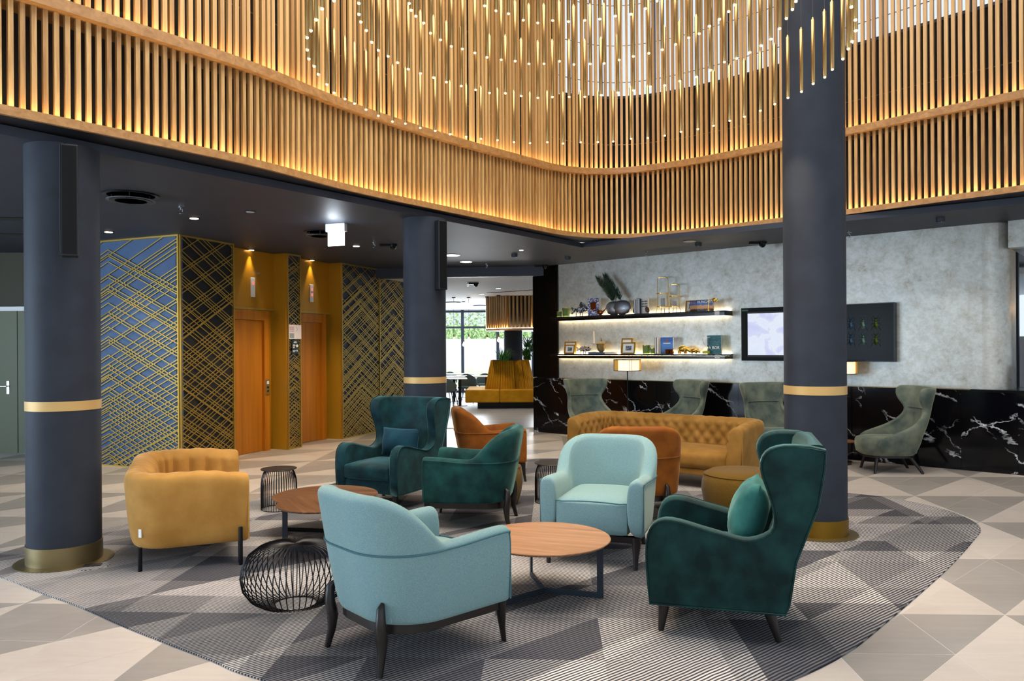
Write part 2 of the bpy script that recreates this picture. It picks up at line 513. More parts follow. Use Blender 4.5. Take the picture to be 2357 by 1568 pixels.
def tag(o, label, cat, group=None, kind=None):
    o['label'] = label
    o['category'] = cat
    if group: o['group'] = group
    if kind: o['kind'] = kind
    return o
def thing(name, label, cat, loc=(0, 0, 0), rotz=0.0, group=None, kind=None):
    o = bpy.data.objects.new(name, None)
    C.objects.link(o)
    o.empty_display_size = 0.1
    o.location = loc
    o.rotation_euler = (0, 0, rotz)
    return tag(o, label, cat, group, kind)
def struct(o, label, cat='wall'):
    return tag(o, label, cat, kind='structure')
def dup(root, loc, rotz=None, label=None, name=None):
    r_ = root.copy(); C.objects.link(r_); r_.location = loc
    if rotz is not None: r_.rotation_euler = (0, 0, rotz)
    if label: r_['label'] = label
    for ch in list(root.children):
        c_ = ch.copy(); C.objects.link(c_); c_.parent = r_
        for gch in list(ch.children):
            d_ = gch.copy(); C.objects.link(d_); d_.parent = c_
    return r_
def face(f):
    """rotation about z that turns local +y to direction f"""
    return math.atan2(-f[0], f[1])
def inst(me_src, name, parent, loc, rotz=0.0, scale=None):
    o = bpy.data.objects.new(name, me_src.data)
    C.objects.link(o); o.parent = parent; o.location = loc; o.rotation_euler = (0, 0, rotz)
    if scale: o.scale = scale
    return o
def words(txt, size, mat, parent, loc, rot, name='lettering', ext=0.0006, align='CENTER'):
    cu = bpy.data.curves.new(name, 'FONT'); cu.body = txt; cu.size = size; cu.extrude = ext
    cu.align_x = align; cu.align_y = 'CENTER'
    cu.materials.append(MATS[mat])
    tmp = bpy.data.objects.new('tmp', cu)
    C.objects.link(tmp)
    me = bpy.data.meshes.new_from_object(tmp.evaluated_get(bpy.context.evaluated_depsgraph_get()))
    bpy.data.objects.remove(tmp)
    o = bpy.data.objects.new(name, me); C.objects.link(o); o.parent = parent; o.location = loc; o.rotation_euler = rot
    return o
def sstep(a, b, x):
    t = max(0.0, min(1.0, (x - a) / (b - a))); return t * t * (3 - 2 * t)

# ================================================================== FLOOR
RUG = [(-3.62, 5.33), (-3.106, 4.972), (-2.666, 4.675), (-2.262, 4.369), (-1.908, 4.12), (-1.544, 3.869), (-1.302, 3.692), (-0.7, 3.38), (-0.1, 3.22), (0.4, 3.2), (0.9, 3.34),
       (1.331, 3.605), (1.714, 3.905), (2.093, 4.293), (2.92, 5.19), (3.394, 5.732), (3.86, 6.29), (4.02, 6.5), (4.12, 6.72), (4.17, 7.0), (4.17, 7.3), (4.06, 7.66), (3.86, 7.95), (3.596, 8.165), (2.9, 8.85),
       (2.2, 9.6), (1.5, 10.35), (1.15, 10.64), (0.83, 10.76), (0.4, 10.8), (-0.4, 10.75), (-0.95, 10.56), (-1.3, 10.15), (-2.623, 8.155), (-2.95, 7.7), (-3.524, 6.904), (-3.85, 6.4), (-3.99, 6.1), (-4.04, 5.85), (-3.99, 5.6), (-3.85, 5.45)]
def inside(p, poly):
    r_ = False
    j = len(poly) - 1
    for i in range(len(poly)):
        a, b_ = poly[i], poly[j]
        if (a[1] > p[1]) != (b_[1] > p[1]) and p[0] < (b_[0] - a[0]) * (p[1] - a[1]) / (b_[1] - a[1]) + a[0]: r_ = not r_
        j = i
    return r_
fl = B().box(-16, 14, -6, 15.1, -0.06, -0.0008).go('floor', 'grout')
struct(fl, 'stone floor of pale and grey triangular tiles around the rug', 'floor')
hv, pv, A0 = Vector((1.199, -0.064)), Vector((0.05, 1.199)), Vector((2.902, 4.466))
tri1 = [Vector((0, 0)), pv, pv + hv]            # dark
tri2 = [Vector((0, 0)), hv, hv + pv]            # light
def quarters(t):
    a, b_, c_ = t
    m1, m2, m3 = (a + b_) / 2, (b_ + c_) / 2, (c_ + a) / 2
    return [(a, m1, m3), (m1, b_, m2), (m3, m2, c_), (m1, m2, m3)]
def inset(t, g_):
    c_ = (t[0] + t[1] + t[2]) / 3
    rr = 0.19
    return [c_ + (p - c_) * (1 - g_ / rr) for p in t]
tmesh = {}
pieces = []
for i in range(-9, 8):
    for j in range(-3, 11):
        V = A0 + hv * i + pv * j
        for kind, t in (('dark', tri1), ('light', tri2)):
            for qi, q in enumerate(quarters(t)):
                P = [V + p for p in q]
                c_ = (P[0] + P[1] + P[2]) / 3
                if c_.y < 2.4 or c_.y > 15.0 or abs(c_.x) > 0.8 * c_.y + 0.6: continue
                if all(inside(p, RUG) for p in P) and inside(c_, RUG): continue
                if (c_.x - 0.4) * -0.6618 + (c_.y - 14.33) * -0.7497 < -0.1 and c_.x > 0.3: continue
                vis = abs(c_.x) < 0.70 * c_.y + 0.15 and c_.y > 2.9
                pieces.append((0 if vis else 1, c_.length, kind, qi, c_, q, V))
pieces.sort(key=lambda t: t[:2])
far = B(); farm = []
for k, (vis, dist, kind, qi, c_, q, V) in enumerate(pieces):
    loc = [p + V - c_ for p in q]
    up_ = qi == 3
    pr = inset(loc, 0.0022)
    if k < 300:
        key = (kind, up_)
        if key not in tmesh:
            o = B().prism([(p.x, p.y) for p in pr], -0.0008, 0.0).go('tile', 'tile_' + kind, fl)
            tmesh[key] = o
        else:
            o = bpy.data.objects.new('tile', tmesh[key].data); C.objects.link(o); o.parent = fl
        o.location = (c_.x, c_.y, R.uniform(-0.0001, 0.0001))
    else:
        n0 = len(far.f)
        far.prism([(p.x + c_.x, p.y + c_.y) for p in pr], -0.0008, 0.0)
        farm += [0 if kind == 'light' else 1] * (len(far.f) - n0)
o = mk('tile_field', far.v, far.f, None, fl, mats=['tile_light', 'tile_dark'], fmat=farm)
o['kind'] = 'stuff'
fr = B().box(-4.0, 14, 15.1, 27.2, -0.06, 0.0).go('floor_restaurant', 'floor_grey')
struct(fr, 'grey wood-look floor of the restaurant beyond the column', 'floor')

def smooth_loop(pts, n_=4):
    out = []
    N = len(pts)
    for i in range(N):
        p0, p1, p2, p3 = [Vector(pts[(i + k) % N]) for k in (-1, 0, 1, 2)]
        for k in range(n_):
            t = k / n_
            out.append(0.5 * ((2 * p1) + (p2 - p0) * t + (2 * p0 - 5 * p1 + 4 * p2 - p3) * t * t + (3 * p1 - p0 - 3 * p2 + p3) * t ** 3))
    return out
rug = B().prism([(p.x, p.y) for p in smooth_loop(RUG)], 0.0005, 0.009).go('rug', 'rug_weave')
tag(rug, 'large shaped grey rug with diagonal ribs and triangular patches under the lounge seats', 'rug')
ZR = 0.009

# ================================================================== LOW CEILING
CE = 3.12
cl = B().prism([(-14, -8.7), (1.077, 11.55), (14, 1.7), (14, 15.2), (-14, 15.2)], CE, CE + 0.07).go('ceiling', 'ceiling_paint')
struct(cl, 'dark blue-grey low ceiling around the atrium opening', 'ceiling')
cr = B().box(-4, 14, 14.5, 27.2, 2.95, 3.05).go('ceiling_restaurant', 'ceiling_white')
struct(cr, 'pale ceiling of the restaurant beyond the column', 'ceiling')
o = B().obox((-0.6, 14.35), (0.94, -0.08), 3.2, 0.1, 2.94, CE).go('trim_1', 'panel_slate')
struct(o, 'dark slate beam where the restaurant begins', 'trim')

# ================================================================== ATRIUM GALLERIES
def resample(pts, step):
    dense = []
    N = len(pts)
    for i in range(N - 1):
        p0, p1, p2, p3 = [Vector(pts[max(0, min(N - 1, i + k))]) for k in (-1, 0, 1, 2)]
        for k in range(16):
            t = k / 16
            dense.append(0.5 * ((2 * p1) + (p2 - p0) * t + (2 * p0 - 5 * p1 + 4 * p2 - p3) * t * t + (3 * p1 - p0 - 3 * p2 + p3) * t ** 3))
    dense.append(Vector(pts[-1]))
    out = [dense[0]]
    acc = 0.0
    for a, b_ in zip(dense, dense[1:]):
        L = (b_ - a).length
        while acc + L >= step:
            t = (step - acc) / L
            a = a + (b_ - a) * t
            out.append(a.copy())
            L = (b_ - a).length
            acc = 0.0
        acc += L
    return out
LIP = [(-6.3, 1.6), (-5.2, 2.9), (-4.3, 3.98), (-3.445, 5.10), (-2.81, 5.88), (-2.24, 6.63), (-1.655, 7.66), (-0.994, 8.582), (0.236, 10.18), (0.66, 10.72), (1.076, 11.03), (1.55, 11.16), (2.05, 11.03), (2.66, 10.62), (3.5, 9.836), (4.09, 9.277), (4.706, 8.596), (5.361, 7.9), (6.1, 7.1), (7.2, 5.95)]
def normals(P):
    out = []
    for i in range(len(P)):
        t = (P[min(i + 1, len(P) - 1)] - P[max(i - 1, 0)]).normalized()
        out.append(Vector((-t.y, t.x)))
    return out
P1 = resample(LIP, 0.072)
N1 = normals(P1)
ARC = len(P1)
def zl(i):
    """height of the upper ledge along the gallery"""
    return 4.03 + 0.15 * sstep(-1.2, 2.4, P1[i].x)
def sweep(prof, zf=None, step=2, i0=0, i1=None):
    idx = list(range(i0, i1 or ARC, step))
    if idx[-1] != (i1 or ARC) - 1: idx.append((i1 or ARC) - 1)
    return B().rings([[(P1[i].x + N1[i].x * o_, P1[i].y + N1[i].y * o_, z + (zf(i) if zf else 0)) for o_, z in prof] for i in idx])
def rect(o0, o1, z0, z1): return [(o0, z0), (o1, z0), (o1, z1), (o0, z1)]
def slat_set(name, label, z0f, z1f, jit, wide, thick):
    root = sweep(rect(0.0, 0.028, 0.0, 0.066), z0f).go(name, 'oak_lip')
    struct(root, label, 'wall')
    return root
# lower gallery
lg = sweep(rect(-0.012, 0.02, 3.2, 3.265)).go('wall_lower_gallery', 'oak_lip')
struct(lg, 'lower curved gallery front of upright oak slats over a wooden lip', 'wall')
sweep(rect(0.021, 0.5, 3.2, 3.214)).go('soffit', 'soffit_paint', lg)
sweep(rect(0.026, 0.05, 3.225, 3.232)).go('led_strip', 'led', lg)['label'] = 'warm glowing light strip behind the lip'
sweep(rect(0.32, 0.34, 3.214, 4.3)).go('backing', 'backing', lg)
base_slat = B().box(-0.0165, 0.0165, 0.066, 0.1, 0, 1).go('slat', 'oak', lg)
first = True
def put_slat(parent, i, z0, z1, off=0.0):
    global first
    o = base_slat if first else bpy.data.objects.new('slat', base_slat.data)
    if not first: C.objects.link(o)
    first = False
    o.parent = parent
    p = P1[i] + N1[i] * off
    o.location = (p.x, p.y, z0)
    o.rotation_euler = (0, 0, math.atan2(N1[i].y, N1[i].x) - math.pi / 2)
    o.scale = (1.15, 1.0, z1 - z0) if parent is not lg else (1, 1, z1 - z0)
for i in range(0, ARC): put_slat(lg, i, 3.214, zl(i))
# upper gallery
ug = sweep([(-0.002, 0.0), (0.3, 0.0), (0.3, 0.02), (0.028, 0.02), (0.028, 0.085), (-0.002, 0.085)], zl).go('wall_upper_gallery', 'oak_lip')
struct(ug, 'upper curved gallery front of tall oak slats above the pale ledge', 'wall')
sweep(rect(0.032, 0.056, 0.03, 0.038), zl).go('led_strip', 'led', ug)['label'] = 'warm glowing light strip behind the ledge'
for i in range(0, ARC):
    put_slat(ug, i, zl(i) + 0.02, 7.6, R.choice((0, 0, 0.0, 0.012, 0.03)))
for zz in (4.62, 5.55, 6.1, 6.7):
    idx = range(0, ARC, 2)
    B().tube([(P1[i].x + N1[i].x * 0.15, P1[i].y + N1[i].y * 0.15, zz) for i in idx], 0.006, 5).go('tie_rod', 'tube_brass', ug)
ic = min(range(ARC), key=lambda i: (P1[i] - Vector((1.0, 11.0))).length)
sweep(rect(0.5, 0.53, 4.0, 7.6), None, 2, 0, ic).go('backing', 'backing', ug)
sweep(rect(0.5, 0.53, 4.0, 5.42), None, 2, ic - 1, ARC).go('backing', 'backing_right', ug)
# high daylight windows behind the right-hand slats
wn = sweep(rect(0.49, 0.55, 5.42, 5.46), None, 2, ic, ARC).go('window_1', 'panel_slate')
struct(wn, 'bright high window band behind the right slats', 'window')
sweep(rect(0.49, 0.55, 7.5, 7.6), None, 2, ic, ARC).go('head_rail', 'panel_slate', wn)
for k, i in enumerate(range(ic, ARC - 14, 14)):
    sweep(rect(0.515, 0.525, 5.46, 7.5), None, 2, i, i + 14).go('pane', 'glass', wn)
    p = P1[i] + N1[i] * 0.52
    B().obox((p.x, p.y), (-N1[i].y, N1[i].x), 0.02, 0.03, 5.46, 7.5).go('mullion', 'panel_slate', wn)
ca = B().prism([(P1[i].x + N1[i].x * 0.6, P1[i].y + N1[i].y * 0.6) for i in range(0, ARC, 3)] + [(9, -5), (-9, -5)], 7.6, 7.7).go('ceiling_atrium', 'ceiling_white')
struct(ca, 'high ceiling over the atrium', 'ceiling')
# louvred vents in the dark wall behind the right-hand lower slats
for (ia, n_) in ((122, 8), (141, 9)):
    vt = thing('wall_vent', 'black louvred vent behind the lower slats ' + ('beside the right column' if ia == 141 else 'left of the one by the column'), 'vent', kind='thing')
    for q in range(9):
        sweep(rect(0.285, 0.318, 3.44 + 0.028 * q, 3.452 + 0.028 * q), None, 1, ia, ia + n_).go('louvre', 'black', vt)
    sweep(rect(0.312, 0.319, 3.42, 3.70), None, 1, ia, ia + n_).go('vent_back', 'black_metal', vt)

# ================================================================== COLUMNS
def column(x, y, zt, label, b0, b1, base, band, speaker=None):
    n_ = 40
    c_ = B().lathe([(0.25, 0.0), (0.25, zt)], n_, (x, y, 0)).go('column', 'column_paint', None, True)
    struct(c_, label, 'column')
    B().lathe([(0.2505, b0), (0.253, b0), (0.253, b1), (0.2505, b1)], n_, (x, y, 0)).go('band', band, c_, True)
    B().lathe([(0.2505, 0.008), (0.257, 0.008), (0.257, 0.155), (0.2505, 0.155)], n_, (x, y, 0)).go('base_ring', base, c_, True)
    B().lathe([(0.2505, 0.008), (0.335, 0.0095), (0.335, 0.016), (0.2505, 0.018)], n_, (x, y, 0)).go('base_plate', 'brass_plate', c_, True)
    return c_
column(-3.40, 5.73, CE, 'dark grey round column at the left, on the rug edge', 1.155, 1.225, 'brass_plate', 'brass_band')
column(-1.03, 8.95, CE, 'dark grey round column beside the restaurant opening', 1.19, 1.262, 'brass_plate', 'brass_band')
column(2.575, 6.43, 7.6, 'tall dark grey round column rising through the atrium at the right', 1.19, 1.262, 'brass', 'brass_band')

def speaker(loc, rz, label):
    t = thing('wall_speaker', label, 'speaker', loc, rz, 'tall black speakers on the columns')
    bev(B().box(-0.055, 0.055, -0.05, 0.05, -0.4, 0.4).go('cabinet', 'black', t), 0.008)
    B().box(-0.045, 0.045, -0.054, -0.0505, -0.385, 0.385).go('grille', 'black_matte', t)
    B().box(-0.06, -0.0552, -0.05, -0.04, -0.39, 0.39).go('edge_trim', 'steel_blue', t)
    B().tube([(-0.03, 0.05, 0.36), (-0.06, 0.11, 0.42), (-0.03, 0.13, 0.44)], 0.008).go('bracket', 'black_metal', t)
    B().box(-0.02, 0.02, 0.05, 0.14, -0.3, -0.26).go('bracket', 'black_metal', t)
speaker((-3.165, 5.42, 2.67), math.radians(28), 'tall black speaker box on the left column')
speaker((-0.815, 8.74, 2.67), math.radians(38), 'tall black speaker box on the middle column')

# ================================================================== LIFT WALL (gold fret panels and lifts)
def fret(x0, x1, z0, z1, axes, seed, m_=0.6, hw=0.0062, dep=0.004):
    """laser-cut fret of crossing diagonals that thickens towards the floor"""
    rr = random.Random(seed)
    b = B()
    def seg(xa, xb, za, zb):
        if xa > xb: xa, xb, za, zb = xb, xa, zb, za
        s_ = (zb - za) / (xb - xa) if abs(xb - xa) > 1e-9 else 0
        if xa < x0: za += s_ * (x0 - xa); xa = x0
        if xb > x1: zb += s_ * (x1 - xb); xb = x1
        if xb - xa < 0.01: return
        for lim, lo_ in ((z1, False), (z0, True)):
            for e in (0, 1):
                z_ = za if e == 0 else zb
                if (z_ > lim) != lo_ and z_ != lim and abs(s_) > 1e-9:
                    xn = (lim - (zb if e else za)) / s_ + (xb if e else xa)
                    if e == 0: xa, za = xn, lim
                    else: xb, zb = xn, lim
        if xb - xa < 0.01 or xa < x0 - 1e-6 or xb > x1 + 1e-6: return
        t = hw * math.sqrt(1 + s_ * s_)
        v = [(xa, -dep, za - t), (xb, -dep, zb - t), (xb, -dep, zb + t), (xa, -dep, za + t), (xa, 0, za - t), (xb, 0, zb - t), (xb, 0, zb + t), (xa, 0, za + t)]
        b.add(v, [(0, 1, 2, 3), (3, 2, 6, 7), (0, 4, 5, 1)])
    big = (x1 - x0) * 1.0 + 4
    for a in axes:
        c_ = z1 + (max(x1 - a, a - x0) * m_ if (a < x0 or a > x1) else -0.12)
        while c_ > z0:
            t = (c_ - z0) / (z1 - z0)
            n_ = rr.choice((1, 2, 2, 3, 4))
            for k in range(n_):
                cc = c_ - k * rr.choice((0.042, 0.055))
                seg(a, a + big, cc, cc - m_ * big); seg(a - big, a, cc - m_ * big, cc)
            c_ -= n_ * 0.046 + rr.uniform(0.03, 0.12) * (0.12 + 1.5 * max(0, t))
    return b
PT = CE - 0.002
def fret_panel(par, u0, u1, back, axes, seed, edges=(1, 1), m_=0.6):
    pn = B().box(u0, u1, 0.016, 0.06, 0.0, PT).go('panel', back, par)
    fret(u0 + 0.012, u1 - 0.012, 0.012, PT - 0.012, axes, seed, m_).go('lattice', 'gold_strip', pn)['kind'] = 'stuff'
    e = B()
    e.box(u0, u1, -0.018, 0.016, PT - 0.022, PT)
    e.box(u0, u1, -0.018, 0.016, 0.0, 0.018)
    if edges[0]: e.box(u0, u0 + 0.02, -0.02, 0.016, 0.018, PT - 0.022)
    if edges[1]: e.box(u1 - 0.02, u1, -0.02, 0.016, 0.018, PT - 0.022)
    e.go('edge_strip', 'gold_strip', pn)
    return pn
we = thing('wall_lift', 'lift wall of black panels under gold fretwork', 'wall', (-4.375, 9.95, 0), math.atan2(0.929, 0.371), kind='structure')
B().box(0.55, 7.6, 0.45, 0.6, 0, CE).go('core', 'panel_black', we)
fret_panel(we, 0.0, 1.0, 'panel_black', (-0.05, 1.15), 3)
fret_panel(we, 2.19, 2.52, 'panel_slate', (2.355, 1.95, 2.76), 12)
fret_panel(we, 3.67, 4.94, 'panel_slate', (4.3, 3.3, 5.3), 21)
fret_panel(we, 4.94, 7.55, 'panel_slate', (5.45, 4.6, 7.8), 33, (0, 1))
RD = 0.26
for (a, b_) in ((1.0, 2.19), (2.52, 3.67)):
    o = B().box(a, b_, RD + 0.05, RD + 0.08, 0, PT).go('recess_back', 'gold_panel', we)
    B().box(a - 0.0, a + 0.012, 0.016, RD + 0.05, 0, PT).go('reveal', 'gold_reveal', we)
    B().box(b_ - 0.012, b_, 0.016, RD + 0.05, 0, PT).go('reveal', 'gold_reveal', we)
    B().box(a + 0.012, b_ - 0.012, RD - 0.012, RD + 0.05, 2.235, PT).go('upper_panel', 'gold_panel', we)
    B().box(a + 0.012, b_ - 0.012, RD - 0.03, RD + 0.05, 2.205, 2.235).go('header_strip', 'gold_strip', we)
wb = thing('wall_blue', 'blue panelled wall under gold fretwork left of the lifts', 'wall', (-4.375, 9.95, 0), math.atan2(-0.389, 0.921), kind='structure')
B().box(-2.2, -0.14, 0.08, 0.3, 0, CE).go('core', 'panel_black', wb)
fret_panel(wb, -2.2, 0.0, 'panel_blue', (-1.305, 0.1), 5, (1, 1), 0.45)

def lift_door(n_, u0, u1, fa, fb, label):
    t = thing('door_%d' % n_, label, 'door', (-4.375, 9.95, 0), math.atan2(0.929, 0.371), kind='structure')
    f = B()
    f.box(fa, u0, RD - 0.02, RD + 0.05, 0, 2.2); f.box(u1, fb, RD - 0.02, RD + 0.05, 0, 2.2); f.box(u0, u1, RD - 0.02, RD + 0.05, 2.05, 2.2)
    f.go('door_frame', 'copper_door', t)
    mid = u0 + (u1 - u0) * 0.5
    bev(B().box(u0, mid - 0.002, RD + 0.025, RD + 0.045, 0.005, 2.048).go('door_leaf', 'copper_door', t), 0.003)
    bev(B().box(mid + 0.002, u1, RD + 0.03, RD + 0.048, 0.005, 2.048).go('door_leaf', 'copper_door', t), 0.003)
lift_door(1, 1.10, 1.94, 1.015, 2.06, 'first lift door, copper coloured, beside the black fret panel')
lift_door(2, 2.60, 3.44, 2.535, 3.55, 'second lift door, copper coloured, right of the narrow fret panel')
eR = math.atan2(0.929, 0.371)
def onlift(u, off, z):
    return (-4.375 + 0.371 * u - 0.929 * off, 9.95 + 0.929 * u + 0.371 * off, z)
for k, (u, lab) in enumerate(((1.68, 'white lift floor indicator with red digit above the first lift'), (3.14, 'white lift floor indicator with red digits above the second lift'))):
    t = thing('floor_indicator', lab, 'indicator', onlift(u, RD - 0.014, 2.55), eR, 'lift floor indicators')
    bev(B().box(-0.045, 0.045, -0.02, 0.0, -0.15, 0.15).go('plate', 'white_plastic', t), 0.004)
    B().box(-0.016, 0.016, -0.0225, -0.0205, 0.04, 0.085).go('digit', 'red_glow', t)
    if k: B().box(-0.016, 0.016, -0.0225, -0.0205, -0.05, -0.005).go('digit', 'red_glow', t)
t = thing('call_button_plate', 'small steel lift call plate on the frame of the first lift', 'button', onlift(2.0, RD - 0.022, 1.0), eR)
bev(B().box(-0.04, 0.04, -0.012, 0.0, -0.12, 0.12).go('plate', 'chrome', t), 0.004)
B().lathe([(0.0, 0), (0.018, 0), (0.018, 0.004), (0.0, 0.004)], 14).go('button', 'black', t, loc=(0, -0.0125, 0.0)).rotation_euler = (math.pi / 2, 0, 0)
B().lathe([(0.0, 0), (0.018, 0), (0.018, 0.004), (0.0, 0.004)], 14).go('button', 'black', t, loc=(0, -0.0125, -0.06)).rotation_euler = (math.pi / 2, 0, 0)
B().box(-0.025, 0.025, -0.0145, -0.0125, 0.05, 0.1).go('screen', 'white_plastic', t)
t = thing('notice_board', 'pale evacuation notice on the narrow fret panel between the lifts', 'sign', onlift(2.355, -0.022, 1.87), eR)
B().box(-0.155, 0.155, -0.006, 0.0, -0.11, 0.115).go('sheet', 'sign_pale', t)
for (x0, x1, z0, z1, mt_) in ((-0.14, -0.03, 0.055, 0.085, 'sign_pink'), (-0.14, -0.03, 0.03, 0.052, 'sign_blue'), (-0.14, -0.03, -0.0, 0.02, 'sign_pink'), (-0.14, -0.03, -0.1, -0.02, 'sign_grey')):
    B().box(x0, x1, -0.0075, -0.0062, z0, z1).go('print', mt_, t)
B().tube([(0.02, -0.007, 0.08), (0.055, -0.007, 0.045), (0.025, -0.007, 0.01)], 0.0025, 4).go('print', 'sign_grey', t)
t = thing('lift_notice', 'small dark notice with white symbols under the pale notice between the lifts', 'sign', onlift(2.355, -0.022, 1.63), eR)
B().box(-0.075, 0.075, -0.006, 0.0, -0.11, 0.11).go('plate', 'sign_dark', t)
for k, (z, x0, x1) in enumerate(((0.088, -0.03, 0.03), (0.07, -0.04, 0.035), (0.035, -0.065, -0.01), (0.02, -0.065, 0.005), (0.003, -0.065, -0.015), (-0.012, -0.065, -0.02), (-0.055, -0.065, 0.01), (-0.075, -0.065, -0.01))):
    B().box(x0, x1, -0.0075, -0.0062, z - 0.004, z + 0.004).go('print', 'text_white', t)
for z, r_ in ((0.018, 0.024), (-0.06, 0.016)):
    B().lathe([(r_ * 0.55, 0), (r_, 0), (r_, 0.0015), (r_ * 0.55, 0.0015)], 14).go('symbol', 'text_white', t, loc=(0.042, -0.0062, z)).rotation_euler = (math.pi / 2, 0, 0)

# ================================================================== FAR LEFT: olive doors
wl = B().box(-11.5, -6.1, 11.72, 11.9, 2.28, CE).go('wall_left', 'olive_panel')
struct(wl, 'dark olive wall above the doors at the far left', 'wall')
B().box(-11.5, -6.1, 11.66, 11.72, 2.225, 2.28).go('closer_rail', 'white_plastic', wl)
B().box(-6.25, -6.1, 10.7, 11.9, 0, CE).go('side_wall', 'panel_black', wl)
for k, (a, b_) in enumerate(((-8.62, -7.675), (-7.66, -6.7), (-9.6, -8.64))):
    d_ = B().box(a, b_, 11.72, 11.78, 0.01, 2.22).go('door_%d' % (3 + k), 'olive_door')
    struct(d_, ('olive door leaf with lever handle at the left edge', 'olive door leaf right of the lever-handled leaf, half behind the left column', 'olive door leaf out at the left end')[k], 'door')
    if k == 0:
        B().box(b_ - 0.16, b_ - 0.12, 11.712, 11.72, 0.93, 1.13).go('handle_plate', 'chrome', d_)
        B().tube([(b_ - 0.14, 11.72, 1.05), (b_ - 0.14, 11.67, 1.05), (b_ - 0.27, 11.67, 1.05)], 0.01).go('handle', 'chrome', d_)
    if k == 1: B().box(-7.46, -7.25, 11.7, 11.72, 2.13, 2.2).go('door_closer', 'white_plastic', d_)

# ================================================================== SILVER WALL
WX, WY, WR = 0.40, 14.33, math.atan2(-0.6618, 0.7497)
def onwall(s_, off, z):
    return (WX + 0.7497 * s_ - 0.6618 * off, WY - 0.6618 * s_ - 0.7497 * off, z)
ww = thing('wall_right', 'mottled silver-leaf wall above black marble', 'wall', (WX, WY, 0), WR, kind='structure')
B().box(0.595, 7.328, 0.03, 0.22, 1.035, CE).go('silver_panel', 'silver_leaf', ww)
arc = [(7.328 + 0.28 * math.sin(a), 0.03 + 0.28 * (1 - math.cos(a))) for a in [math.pi / 2 * k / 12 for k in range(13)]]
outer_ = arc + [(7.608, 0.6)]
inner_ = [(7.428, 0.6), (7.328, 0.22)]
B().prism(outer_ + inner_, 1.035, 2.79).go('rounded_end', 'silver_leaf', ww, True)
B().prism(outer_ + inner_, 2.79, CE).go('rounded_end_top', 'silver_leaf', ww)
B().box(7.608, 10.0, 0.03, 0.22, 2.79, CE).go('header', 'silver_leaf', ww)
B().box(7.608, 10.0, 0.22, 2.5, 2.795, CE).go('lintel_soffit', 'soffit_paint', ww)
B().box(0.0, 7.2, 0.025, 0.22, 0, 1.03).go('wainscot_core', 'black', ww)
B().box(7.2, 10.0, 0.025, 0.9, 0, 1.0).go('counter_core', 'black', ww)
B().box(7.2, 10.0, -0.02, 0.95, 1.0, 1.034).go('counter_top', 'black_gloss', ww)
B().box(0.0, 0.592, 0.0, 1.6, 1.036, CE).go('pier', 'black_gloss', ww)
B().box(0.6, 7.2, -0.006, 0.03, 1.024, 1.034).go('ledge', 'brass_plate', ww)
js = [0.0, 0.60, 1.18, 1.762, 2.342, 2.92, 3.482, 4.101, 4.72, 5.3, 5.897, 6.5, 7.093, 7.702, 8.3, 8.9, 9.5]
for a, b_ in zip(js, js[1:]):
    B().box(a + 0.0015, b_ - 0.0015, -0.002, 0.024, 0.004, 1.022).go('marble_slab', 'marble', ww)
B().box(0.002, 0.3, 0.03, 1.6, 0.004, 1.03).go('marble_slab', 'marble', ww)

